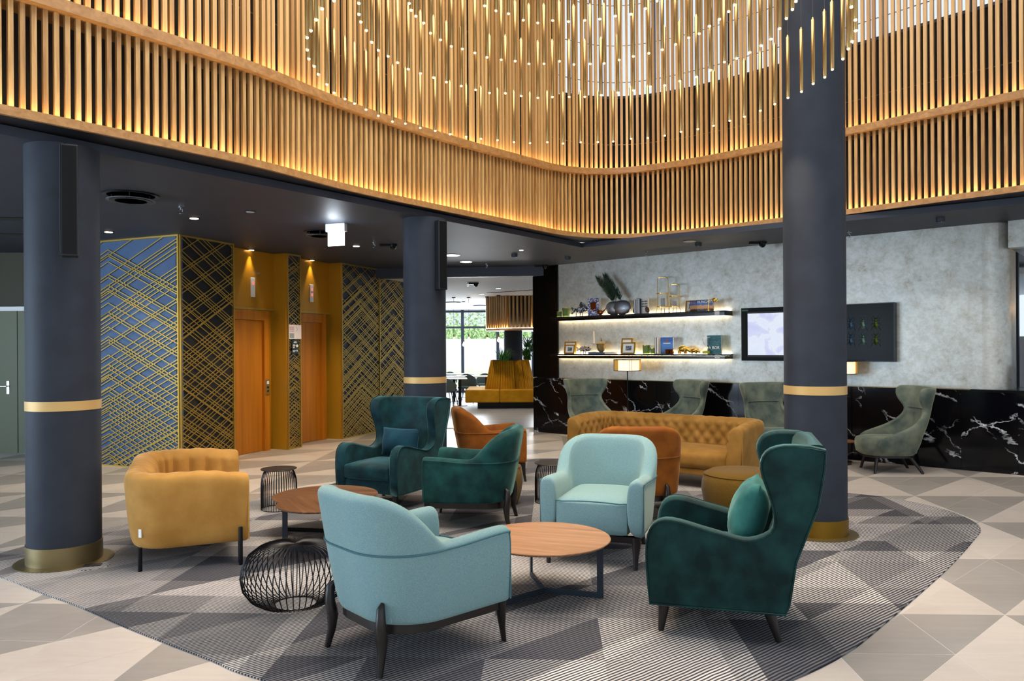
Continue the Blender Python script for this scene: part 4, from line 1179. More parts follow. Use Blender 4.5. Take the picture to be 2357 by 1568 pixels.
for k, x in enumerate((5.33, 5.48, 5.63, 5.78, 5.94, 6.105)):
    for z in (1.90, 1.68): beetle(x, z, ('beetle_blue', 'beetle_blue', 'beetle_blue', 'beetle_blue', 'beetle_steel', 'beetle_green')[k])

# ---- things on the shelves
def sh(name, label, cat, s_, off, z, rz=0.0, group=None):
    return thing(name, label, cat, onwall(s_, off, z + 0.001), WR + rz, group)
def book(label, s_, z, w_, h_, th, cover, off=0.13, rz=0.0, group='books on the shelves', text=None, flat=False, tcol='text_white', tsize=None, th_dir='y'):
    t = sh('book', label, 'book', s_, off, z, rz, group)
    if flat:
        B().box(-w_ / 2, w_ / 2, -h_ / 2, h_ / 2, 0, 0.004).go('cover', cover, t); B().box(-w_ / 2, w_ / 2, -h_ / 2, h_ / 2, th - 0.004, th).go('cover', cover, t)
        B().box(-w_ / 2 + 0.004, w_ / 2 - 0.004, -h_ / 2 + 0.006, h_ / 2 - 0.004, 0.004, th - 0.004).go('pages', 'paper', t)
        B().box(-w_ / 2, w_ / 2, -h_ / 2, -h_ / 2 + 0.003, 0.004, th - 0.004).go('spine', cover, t)
    else:
        B().box(-w_ / 2, w_ / 2, -th / 2, -th / 2 + 0.004, 0, h_).go('cover', cover, t); B().box(-w_ / 2, w_ / 2, th / 2 - 0.004, th / 2, 0, h_).go('cover', cover, t)
        B().box(-w_ / 2 + 0.004, w_ / 2 - 0.004, -th / 2 + 0.004, th / 2 - 0.004, 0.004, h_ - 0.004).go('pages', 'paper', t)
        B().box(-w_ / 2, -w_ / 2 + 0.004, -th / 2 + 0.004, th / 2 - 0.004, 0, h_).go('spine', cover, t)
        if text: words(text, tsize or w_ * 0.2, tcol, t, (0, -th / 2 - 0.0012, h_ * 0.8 if text != 'A BOR' else h_ * 0.33), (math.pi / 2, 0, 0))
    return t
def frame_pic(label, s_, z, w_, h_, off, lean=0.14, rz=0.0):
    t = sh('photo_frame', label, 'photo frame', s_, off, z, rz, 'gold photo frames on the shelves')
    a = B(); q = 0.022
    a.box(-w_ / 2, w_ / 2, -0.012, 0.012, 0, q); a.box(-w_ / 2, w_ / 2, -0.012, 0.012, h_ - q, h_); a.box(-w_ / 2, -w_ / 2 + q, -0.012, 0.012, q, h_ - q); a.box(w_ / 2 - q, w_ / 2, -0.012, 0.012, q, h_ - q)
    for b_, nm, mt_ in ((a, 'moulding', 'gold_shiny'), (B().box(-w_ / 2 + q, w_ / 2 - q, 0.0, 0.01, q, h_ - q), 'mount', 'paper'), (B().box(-w_ * 0.22, w_ * 0.22, -0.002, -0.0005, h_ * 0.3, h_ * 0.7), 'photo', 'photo_grey')):
        o = b_.go(nm, mt_, t); o.rotation_euler = (-lean, 0, 0)
    o = B().box(-0.02, 0.02, 0.012, 0.016, 0, h_ * 0.75).go('strut', 'black', t); o.rotation_euler = (-lean - 0.25, 0, 0); o.location = (0, 0.04, 0)
def tumbler(label, s_, z, r_, h_, off=0.14):
    t = sh('tumbler', label, 'glass', s_, off, z, 0, 'ribbed green glass tumblers')
    b = B(); n_ = 24
    prof = [(r_ * 0.96, 0.0), (r_, h_), (r_ - 0.006, h_), (r_ * 0.9, 0.012)]
    b.rings([[((pr if k % 2 else pr * 0.95) * math.cos(2 * math.pi * k / n_), (pr if k % 2 else pr * 0.95) * math.sin(2 * math.pi * k / n_), z_) for k in range(n_)] for pr, z_ in prof])
    b.go('glass', 'glass_green', t)
    B().lathe([(r_ + 0.001, h_ - 0.004), (r_ + 0.001, h_ + 0.002), (r_ - 0.007, h_ + 0.002), (r_ - 0.007, h_ - 0.004)], 24).go('gold_rim', 'gold_shiny', t)
def fish(label, s_, z, L_, mat, diamond):
    t = sh('fish_ornament', label, 'ornament', s_, 0.14, z, 0, 'painted fish ornaments')
    if diamond: out = [(-0.32, 0.45), (-0.12, 0.55), (0.02, 0.95), (0.3, 0.68), (0.5, 0.38), (0.32, 0.2), (0.0, 0.08), (-0.3, 0.22), (-0.5, 0.02), (-0.44, 0.33), (-0.55, 0.62)]
    else: out = [(-0.32, 0.3), (-0.2, 0.5), (0.1, 0.62), (0.35, 0.48), (0.5, 0.28), (0.4, 0.12), (0.1, 0.06), (-0.2, 0.08), (-0.34, 0.2), (-0.5, 0.1), (-0.46, 0.28), (-0.52, 0.5)]
    b = B()
    b.rings([[(x * L_ * 0.92, y_, 0.02 + z_ * L_ * 0.55 * (0.97)) if False else (x * L_, y_, 0.03 + z_ * L_ * 0.6) for x, z_ in out] for y_ in (-0.012, 0.012)])
    bev(b.go('body', mat, t), 0.006)
    for x in (-0.22, 0.0, 0.12):
        B().tube([(x * L_, 0, 0.03 + 0.1 * L_), (x * L_, -0.02, 0.004), (x * L_ + 0.02, -0.02, 0.004)], 0.007, 5).go('foot', 'fish_paint', t)
    B().ball((0.34 * L_, -0.013, 0.03 + 0.26 * L_), 0.012).go('eye', 'black_gloss', t, True)
tumbler('small green tumbler at the left end of the upper shelf', 0.745, ZU, 0.05, 0.10)
tumbler('taller green tumbler second from the left end of the upper shelf', 0.895, ZU, 0.068, 0.155)
fish('black and white diamond-shaped painted fish on the upper shelf', 1.22, ZU, 0.40, 'fish_paint', True)
t = book('thick book with blue mosaic cover and brown label on the upper shelf', 1.53, ZU, 0.25, 0.305, 0.07, 'mosaic', 0.15, -0.12)
B().box(-0.06, 0.06, -0.0375, -0.036, 0.11, 0.235).go('title_label', 'copper', t)
t = sh('copper_bird', 'small shiny copper bird before the mosaic book', 'ornament', 1.69, 0.2, ZU)
B().ball((0, 0, 0.05), 0.045, 12, 8, (1.3, 0.8, 0.85)).go('body', 'copper', t, True)
B().ball((-0.06, 0, 0.085), 0.026).go('head', 'copper', t, True)
B().tube([(-0.08, 0, 0.088), (-0.105, 0, 0.08)], [0.008, 0.001], 6).go('beak', 'copper', t)
B().tube([(0.045, 0, 0.06), (0.12, 0, 0.12)], [0.018, 0.004], 6).go('tail', 'copper', t)
B().box(-0.03, 0.03, -0.015, 0.015, 0.0, 0.012).go('base', 'copper', t)
def vase(label, s_, off, plume_n):
    t = sh('round_vase', label, 'vase', s_, off, ZU, 0, 'hammered silver ball vases')
    B().lathe([(0.05, 0.0), (0.13, 0.03), (0.168, 0.085), (0.17, 0.12), (0.145, 0.19), (0.09, 0.23), (0.045, 0.24), (0.04, 0.232), (0.035, 0.15)], 28).go('body', 'silver_ball', t, True).scale = (1, 0.4, 1)
    if plume_n:
        for q, (dx, h_, bend) in enumerate(((-0.2, 0.42, -0.12), (-0.14, 0.46, -0.04))[:plume_n]):
            b = B()
            spine = [Vector((dx * 0 + (dx + bend) * (k / 16) ** 1.25, 0.02 * q, 0.2 + h_ * k / 16)) for k in range(17)]
            b.tube(spine, 0.005, 4)
            for k in range(3, 17):
                for z_ in range(26):
                    a = R.uniform(0, 2 * math.pi)
                    p = spine[k] + Vector((0, 0, R.uniform(-0.03, 0.0)))
                    tip = p + Vector((math.cos(a) * 0.095 * min(1, (17.5 - k) / 6) - 0.04, math.sin(a) * 0.05, R.uniform(0.07, 0.14)))
                    b.add([p + Vector((-0.006, 0, 0)), p + Vector((0.006, 0, 0)), tip], [(0, 1, 2)])
            b.go('plume', 'plume', t)
vase('hammered silver ball vase behind the other one, holding two dark plumes', 1.86, 0.045, 2)
vase('hammered silver ball vase in front, holding one dark plume', 2.12, 0.185, 1)
t = sh('bookend', 'rough brown rock bookend left of the blue books on the upper shelf', 'bookend', 2.335, 0.14, ZU, 0, 'rock bookends')
sub(mk('rock', [(-0.05, -0.04, 0), (0.035, -0.04, 0), (0.035, 0.05, 0), (-0.05, 0.05, 0), (-0.02, -0.02, 0.13), (0.035, -0.03, 0.16), (0.035, 0.03, 0.15), (-0.02, 0.03, 0.11)], [(0, 3, 2, 1), (4, 5, 6, 7), (0, 1, 5, 4), (1, 2, 6, 5), (2, 3, 7, 6), (3, 0, 4, 7)], 'rock', t), 1)
M('cover_blue', '#27498a', 0.5); M('cover_black', '#15161a', 0.5); M('cover_navy', '#22335f', 0.5); M('cover_white', '#d9d2c4', 0.6); M('cover_slate', '#3c4b66', 0.5); M('cover_pale', '#cfc6b8', 0.6)
for k, (ds, hh, mt_, lab) in enumerate(((2.40, 0.235, 'cover_blue', 'blue spined upright book, first in the row of upright books'), (2.44, 0.255, 'cover_black', 'thin black upright book, second in the row of upright books'), (2.475, 0.25, 'cover_navy', 'navy upright book, third in the row of upright books'))):
    book(lab, ds, ZU, 0.19, hh, 0.03, mt_, 0.15, -math.pi / 2 + 0.1)
t = book('white upright book with printed rows beside the rock bookend', 2.56, ZU, 0.14, 0.25, 0.03, 'cover_white', 0.17, -0.1)
for r_ in range(3):
    for q in range(5): B().box(-0.055 + q * 0.024, -0.04 + q * 0.024, -0.0165, -0.0152, 0.19 - 0.04 * r_, 0.212 - 0.04 * r_).go('print', 'cover_black', t)
t = sh('bookend', 'rough brown rock bookend right of the white book on the upper shelf', 'bookend', 2.645, 0.22, ZU, 0, 'rock bookends')
sub(mk('rock', [(-0.07, -0.04, 0), (0.06, -0.04, 0), (0.05, 0.04, 0), (-0.06, 0.04, 0), (-0.06, -0.02, 0.13), (0.01, -0.03, 0.12), (0.02, 0.02, 0.11), (-0.05, 0.02, 0.14)], [(0, 3, 2, 1), (4, 5, 6, 7), (0, 1, 5, 4), (1, 2, 6, 5), (2, 3, 7, 6), (3, 0, 4, 7)], 'rock', t), 1)
def lantern(label, s_, w_, H_, gz, zc):
    t = sh('candle_lantern', label, 'lantern', s_, 0.14, ZU, 0, 'gold candle lanterns')
    r_ = 0.05
    b = B().tube([(-w_ / 2, 0, 0.09)] + [(-w_ / 2, 0, H_ - r_)] + [(-w_ / 2 + r_ * (1 - math.cos(a)), 0, H_ - r_ + r_ * math.sin(a)) for a in (0.5, 1.05)] + [(-w_ / 2 + r_, 0, H_), (w_ / 2 - r_, 0, H_)] + [(w_ / 2 - r_ * (1 - math.cos(a)), 0, H_ - r_ + r_ * math.sin(a)) for a in (1.05, 0.5)] + [(w_ / 2, 0, H_ - r_), (w_ / 2, 0, 0.09)], 0.006, 6)
    b.go('hoop', 'gold_shiny', t)
    for z_ in (0.09, gz):
        B().lathe([(w_ / 2 - 0.012, z_), (w_ / 2 + 0.003, z_), (w_ / 2 + 0.003, z_ + 0.012), (w_ / 2 - 0.012, z_ + 0.012)], 24).go('ring', 'gold_shiny', t, True)
    B().lathe([(0.0, 0.088), (w_ / 2 - 0.013, 0.088), (w_ / 2 - 0.013, 0.093), (0.0, 0.093)], 20).go('plate', 'gold_shiny', t)
    for k in range(4):
        a = math.pi / 4 + k * math.pi / 2
        B().tube([(w_ * 0.44 * math.cos(a), w_ * 0.44 * math.sin(a), 0.09), (w_ * 0.56 * math.cos(a), w_ * 0.56 * math.sin(a), 0.006)], 0.004, 5).go('leg', 'gold_shiny', t)
        B().ball((w_ * 0.56 * math.cos(a), w_ * 0.56 * math.sin(a), 0.008), 0.008, 8, 6).go('foot', 'gold_shiny', t, True)
    B().lathe([(w_ / 2 - 0.016, 0.093), (w_ / 2 - 0.016, gz - 0.001), (w_ / 2 - 0.018, gz - 0.001), (w_ / 2 - 0.018, 0.093)], 24).go('glass_shade', 'glass_clear', t, True)
    B().lathe([(0.0, 0.094), (0.034, 0.094), (0.034, zc), (0.0, zc)], 16).go('candle', 'switch_grey', t, True)
lantern('taller gold hoop lantern with grey candle on the upper shelf', 2.875, 0.20, 0.585, 0.31, 0.24)
lantern('shorter gold hoop lantern with grey candle on the upper shelf', 3.093, 0.175, 0.46, 0.255, 0.185)
frame_pic('gold framed landscape photo behind the dark book on the upper shelf', 3.36, ZU, 0.21, 0.185, 0.09)
book('dark book lettered BUD in gold on the upper shelf', 3.45, ZU, 0.13, 0.175, 0.03, 'dusk_cover', 0.17, -0.15, text='BUD', tcol='text_gold', tsize=0.05)
book('blue book with HUNGARY on its cover on the upper shelf', 3.645, ZU, 0.27, 0.18, 0.03, 'dusk_cover', 0.17, 0.03, text='HUNGARY', tsize=0.056)
t = sh('gold_ornament', 'gold rod stand with oval disc at the right end of the upper shelf', 'ornament', 3.735, 0.235, ZU)
B().lathe([(0.0, 0.0), (0.045, 0.0), (0.04, 0.015), (0.0, 0.022)], 18).go('base', 'gold_shiny', t, True)
B().tube([(0, 0, 0.015), (0, 0, 0.2)], 0.005, 6).go('rod', 'gold_shiny', t)
B().ball((0.1, 0, 0.165), 0.052, 16, 8, (1.0, 0.35, 0.62)).go('disc', 'gold_shiny', t, True)
B().tube([(0, 0, 0.165), (0.06, 0, 0.165)], 0.004, 6).go('arm', 'gold_shiny', t)
# lower shelf
frame_pic('larger gold photo frame at the left end of the lower shelf', 0.93, ZL, 0.26, 0.22, 0.08)
frame_pic('smaller gold photo frame leaning before the larger one at the left end', 0.99, ZL, 0.225, 0.165, 0.17)
fish('small bright painted fish on the lower shelf', 1.29, ZL, 0.32, 'fish_paint_colour', False)
book('slate blue book lying under the acorn jar', 1.625, ZL, 0.34, 0.2, 0.032, 'cover_slate', 0.15, 0.0, flat=True)
book('pale book lying beside the slate blue book', 1.87, ZL, 0.13, 0.2, 0.036, 'cover_pale', 0.14, 0.0, flat=True)
t = sh('candlestick', 'slim glass candlestick with pale taper candle on the slate book', 'candlestick', 1.487, 0.12, ZL + 0.032)
B().lathe([(0.0, 0.0), (0.035, 0.0), (0.03, 0.006), (0.005, 0.01), (0.004, 0.13), (0.05, 0.15), (0.052, 0.156), (0.012, 0.156)], 18).go('holder', 'glass_clear', t, True)
B().lathe([(0.012, 0.156), (0.011, 0.35), (0.003, 0.368)], 10).go('candle', 'candle', t, True)
t = sh('acorn_jar', 'acorn shaped bronze jar with stalk lid standing on the slate book', 'jar', 1.65, 0.13, ZL + 0.032)
B().lathe([(0.03, 0.0), (0.06, 0.03), (0.078, 0.08), (0.08, 0.13), (0.0, 0.13)], 22).go('body', 'stone_jar', t, True)
B().lathe([(0.0, 0.128), (0.092, 0.128), (0.095, 0.142), (0.075, 0.165), (0.025, 0.182), (0.0, 0.183)], 22).go('lid', 'stone_jar', t, True)
B().tube([(0, 0, 0.18), (0.006, 0, 0.205), (0.0, 0, 0.235)], [0.009, 0.012, 0.008], 8).go('stalk', 'stone_jar', t)
frame_pic('tall gold photo frame behind another one in the middle of the lower shelf', 2.13, ZL, 0.22, 0.265, 0.08)
frame_pic('gold photo frame with seaside photo in the middle of the lower shelf', 2.225, ZL, 0.265, 0.195, 0.17)
tumbler('taller green tumbler in the middle of the lower shelf', 2.565, ZL, 0.066, 0.145)
tumbler('shorter green tumbler in the middle of the lower shelf', 2.69, ZL, 0.047, 0.095)
t = sh('copper_bookend', 'small dark copper figure bookend left of the black book on the lower shelf', 'bookend', 2.745, 0.13, ZL)
B().box(-0.02, 0.02, -0.03, 0.03, 0, 0.012).go('base', 'copper', t); B().ball((0, 0, 0.07), 0.03, 10, 8, (0.6, 0.8, 2.0)).go('figure', 'copper', t, True); B().ball((-0.005, 0, 0.135), 0.018, 8, 6).go('head', 'copper', t, True)
book('black upright book on the lower shelf', 2.785, ZL, 0.19, 0.268, 0.03, 'cover_black', 0.15, -math.pi / 2 + 0.1)
book('pale blue upright book beside the black one on the lower shelf', 2.825, ZL, 0.19, 0.266, 0.03, 'cover_pale', 0.15, -math.pi / 2 + 0.1)
t = book('blue sky covered book with round emblem on the lower shelf', 2.965, ZL, 0.225, 0.27, 0.03, 'sky_cover', 0.16, 0.0)
B().lathe([(0.0, 0), (0.022, 0), (0.022, 0.002), (0.0, 0.002)], 18).go('emblem', 'copper', t, loc=(0, -0.0152, 0.215)).rotation_euler = (math.pi / 2, 0, 0)
B().box(-0.065, 0.065, -0.0165, -0.0152, 0.165, 0.18).go('title', 'text_white', t)
for k, (s_, lab) in enumerate(((3.0, 'copper flower cup nearer the blue book'), (3.075, 'copper flower cup farther right of the blue book'))):
    t = sh('copper_cup', lab, 'ornament', s_, 0.215, ZL, 0, 'copper flower cups')
    n_ = 12
    B().rings([[(pr * (1 + 0.18 * (k2 % 2)) * math.cos(2 * math.pi * k2 / n_), pr * (1 + 0.18 * (k2 % 2)) * math.sin(2 * math.pi * k2 / n_), z_) for k2 in range(n_)] for pr, z_ in ((0.02, 0.0), (0.03, 0.04), (0.038, 0.075), (0.03, 0.074), (0.018, 0.02))]).go('cup', 'copper', t, True)
def beast(label, s_, L_, rz):
    t = sh('gold_rhino', label, 'ornament', s_, 0.15, ZL, rz, 'gold animal figures')
    B().ball((0, 0, 0.62 * L_ * 0.5 + 0.05 * L_), 0.5 * L_ * 0.62, 16, 12, (1.15, 0.62, 0.72)).go('body', 'gold_shiny', t, True)
    B().tube([(0.28 * L_, 0, 0.36 * L_), (0.42 * L_, 0, 0.27 * L_), (0.56 * L_, 0, 0.17 * L_), (0.62 * L_, 0, 0.14 * L_)], [0.16 * L_, 0.12 * L_, 0.085 * L_, 0.05 * L_], 10).go('head', 'gold_shiny', t, True)
    B().tube([(0.57 * L_, 0, 0.22 * L_), (0.63 * L_, 0, 0.36 * L_)], [0.03 * L_, 0.004], 7).go('horn', 'gold_shiny', t, True)
    for s2 in (-1, 1): B().tube([(0.38 * L_, s2 * 0.07 * L_, 0.38 * L_), (0.4 * L_, s2 * 0.11 * L_, 0.48 * L_)], [0.03 * L_, 0.008 * L_], 6).go('ear', 'gold_shiny', t)
    for x in (-0.24, 0.2):
        for s2 in (-1, 1): B().tube([(x * L_, s2 * 0.12 * L_, 0.25 * L_), (x * L_, s2 * 0.12 * L_, 0.002)], [0.08 * L_, 0.06 * L_], 8).go('leg', 'gold_shiny', t)
    B().tube([(-0.34 * L_, 0, 0.38 * L_), (-0.4 * L_, 0, 0.25 * L_)], [0.015 * L_, 0.01 * L_], 5).go('tail', 'gold_shiny', t)
beast('larger golden rhino figure on the lower shelf', 3.24, 0.235, 0.0)
beast('smaller golden rhino figure behind the larger one on the lower shelf', 3.44, 0.165, 0.0)
t = sh('hourglass', 'glass hourglass with olive green sand on the lower shelf', 'hourglass', 3.67, 0.2, ZL)
B().lathe([(0.0, 0.0), (0.062, 0.0), (0.064, 0.03), (0.05, 0.085), (0.012, 0.122), (0.012, 0.13), (0.05, 0.17), (0.062, 0.225), (0.06, 0.252), (0.0, 0.252)], 22).go('glass', 'glass_clear', t, True)
B().lathe([(0.0, 0.004), (0.058, 0.004), (0.059, 0.03), (0.05, 0.042), (0.0, 0.05)], 20).go('sand', 'sand_green', t, True)
B().lathe([(0.058, 0.25), (0.064, 0.25), (0.064, 0.257), (0.058, 0.257)], 22).go('rim', 'white_plastic', t, True)
book('teal wavy covered book titled A BOR at the right end of the lower shelf', 3.775, ZL, 0.235, 0.29, 0.035, 'teal_cover', 0.13, 0.0, text='A BOR', tsize=0.062)

# ================================================================== FURNITURE
def upath(W, Df, Dr, rc, step=0.03, taper=0.0):
    """U of points with outward normals: front right, round the back, to front left"""
    pts = []
    L1 = Df + Dr - rc
    n1 = max(2, int(L1 / step))
    for k in range(n1): pts.append((W, Df - L1 * k / n1, 1, 0))
    n2 = max(4, int(rc * 1.57 / step))
    for k in range(n2):
        a = math.pi / 2 * k / n2
        pts.append((W - rc + rc * math.cos(a), -Dr + rc - rc * math.sin(a), math.cos(a), -math.sin(a)))
    L3 = 2 * (W - rc)
    n3 = max(2, int(L3 / step))
    for k in range(n3): pts.append((W - rc - L3 * k / n3, -Dr, 0, -1))
    half = [p for p in pts]
    out = half + [(-W + rc - rc * math.sin(a), -Dr + rc - rc * math.cos(a), -math.sin(a), -math.cos(a)) for a in [math.pi / 2 * k / n2 for k in range(n2)]]
    out += [(-W, -Dr + rc + L1 * k / n1, -1, 0) for k in range(n1 + 1)]
    return out

def shell(path, prof, capf=0.02):
    """loft closed profiles prof(i, point) -> [(outward offset, z)] along the path, with padded ends"""
    rs = []
    s_ = 0.0
    for i, p in enumerate(path):
        if i: s_ += math.hypot(p[0] - path[i - 1][0], p[1] - path[i - 1][1])
        rs.append([Vector((p[0] + p[2] * o_, p[1] + p[3] * o_, z)) for o_, z in prof(s_, p)])
    def cap(r_, d):
        c_ = sum(r_, Vector()) / len(r_)
        return [c_ + (q - c_) * 0.80 + Vector((0, d, 0)) for q in r_], [c_ + (q - c_) * 0.94 + Vector((0, d * 0.75, 0)) for q in r_]
    a2, a1 = cap(rs[0], capf); b2, b1 = cap(rs[-1], capf)
    return B().rings([a2, a1] + rs + [b1, b2])

def tub_chair(mat, seam):
    t = thing('tub_chair', '', 'armchair', (0, 0, 0), 0, 'tub armchairs in the lounge')
    W, Df, Dr, rc = 0.385, 0.375, 0.375, 0.29
    ARM, BACK, LE = 0.635, 0.875, 0.085
    zb, zs = 0.225, 0.47
    path = upath(W, Df, Dr, rc)
    bk = lambda p: sstep(-0.02, -0.30, p[1]) if True else 0
    def bness(p):
        v = (-0.04 - p[1]) / 0.315
        v = max(0.0, min(1.0, v))
        return v ** 0.85 * (1 - 0.0) if v < 1 else 1.0
    def lean(z): return max(0.0, min(1.0, (z - 0.33) / (BACK - 0.33)))
    def bsm(p):
        v = bness(p)
        return v * v * (3 - 2 * v) * 0.55 + v * 0.45
    def prof(s_, p):
        b_ = bsm(p)
        zt = ARM - 0.02 * sstep(0.35, -0.02, p[1]) + (BACK - ARM + 0.02) * b_
        th = 0.115 + 0.01 * b_
        lo = lambda z: LE * b_ * lean(z)
        L = lo(zt)
        k_ = 0.45 + 0.55 * b_
        out = [(-0.045 * k_, zb), (-0.028 * k_, zb + 0.015), (-0.012 * k_, zb + 0.1), (lo(0.45), 0.45)]
        out += [(lo(zt - 0.10) , zt - 0.10), (L - 0.002, zt - 0.04), (L - 0.014, zt - 0.014), (L - 0.04, zt), (L - th * 0.62, zt - 0.002), (L - th + 0.012, zt - 0.018), (L - th, zt - 0.055)]
        out += [(lo(zs + 0.04) - th - 0.01, zs + 0.04), (-th - 0.01, zs - 0.06), (-th, zb + 0.01)]
        return out
    sub(shell(path, prof, 0.02).go('shell', mat, t, True), 1)
    pp = []
    for p in path:
        z = ARM - 0.028 - 0.02 * sstep(0.35, -0.02, p[1])
        pp.append((p[0] + p[2] * (0.002 + LE * bsm(p) * lean(z)), p[1] + p[3] * (0.002 + LE * bsm(p) * lean(z)), z))
    f0 = [(path[0][0] - 0.004, path[0][1] + 0.006, z) for z in (zb + 0.02, 0.4, ARM - 0.09)] + [(path[0][0] - 0.006, path[0][1] + 0.002, ARM - 0.05)]
    f1 = [(-x, y, z) for x, y, z in f0]
    B().tube(f0 + pp + f1[::-1], 0.0055, 6).go('piping', seam, t, True)
    # seat
    sc = rbox(0.272, 0.35, 0.125, (0, 0.042, 0.352), 0.035, 10, 0.03, 0.012).go('seat_cushion', mat, t, True)
    e = [(-0.262, 0.383, 0.466)] + [(-0.262 + 0.524 * k / 10, 0.397 + 0.006 * math.sin(math.pi * k / 10), 0.462 + 0.012 * math.sin(math.pi * k / 10)) for k in range(1, 10)] + [(0.262, 0.383, 0.466)]
    B().tube(e, 0.005, 6).go('seam', seam, sc, True)
    B().tube([(0, -0.275 + 0.0, 0.5), (0, -0.305, 0.6), (0, -0.33, 0.72), (0, -0.345, 0.83)], 0.003, 5).go('seam', seam, t)
    # rail
    rp = [(p[0] - p[2] * 0.05, p[1] - p[3] * 0.05, p[2], p[3]) for p in path]
    rr = [[(p[0] + p[2] * o_, p[1] + p[3] * o_, z) for o_, z in ((0, 0.182), (0, 0.228), (-0.04, 0.228), (-0.04, 0.182))] for p in rp]
    b = B().rings(rr); b.box(-0.32, 0.32, 0.31, 0.365, 0.182, 0.226)
    b.go('base_rail', 'dark_wood', t)
    for sx in (-1, 1):
        B().tube([(sx * 0.325, 0.36, 0.226), (sx * 0.325, 0.362, 0.16), (sx * 0.322, 0.372, 0.08), (sx * 0.322, 0.385, 0.0)], [0.034, 0.03, 0.02, 0.016], 8, flat=0.8).go('leg', 'dark_wood', t, True)
        ex, ey = 0.245, -0.335
        d = Vector((0.5, -0.86)) ; d = Vector((sx * d.x, d.y))
        P = [(sx * ex + d.x * o_, ey + d.y * o_, z) for o_, z in ((-0.008, 0.345), (0.012, 0.325), (0.014, 0.24), (0.0, 0.17), (0.006, 0.09), (0.03, 0.0))]
        B().tube(P, [0.010, 0.021, 0.028, 0.031, 0.022, 0.017], 8).go('leg', 'dark_wood', t, True)
    return t
protos = {}
def put_tub(mat, seam, loc, f, label):
    if mat not in protos: t = tub_chair(mat, seam); protos[mat] = t
    else: t = dup(protos[mat], (0, 0, 0))
    t.location = (loc[0], loc[1], ZR); t.rotation_euler = (0, 0, face(f)); t['label'] = label
put_tub('tweed', 'tweed_seam', (-0.555, 4.085), (0.745, 0.667), 'light blue tweed tub armchair in front, seen from its back')
put_tub('tweed', 'tweed_seam', (0.69, 5.84), (-0.33, -0.944), 'light blue tweed tub armchair facing the camera behind the round wooden table')
put_tub('velvet_tub_green', 'velvet_tub_green', (-0.36, 6.93), (-0.992, 0.124), 'deep green velvet tub armchair seen from its side, between the two blue ones')
put_tub('velvet_orange', 'velvet_orange', (-0.287, 9.21), (0.98, 0.18), 'orange velvet tub armchair seen from its side, beside the middle column')
put_tub('velvet_orange', 'velvet_orange', (1.18, 7.19), (0.10, 0.995), 'orange velvet tub armchair seen from its back, behind the light blue one')

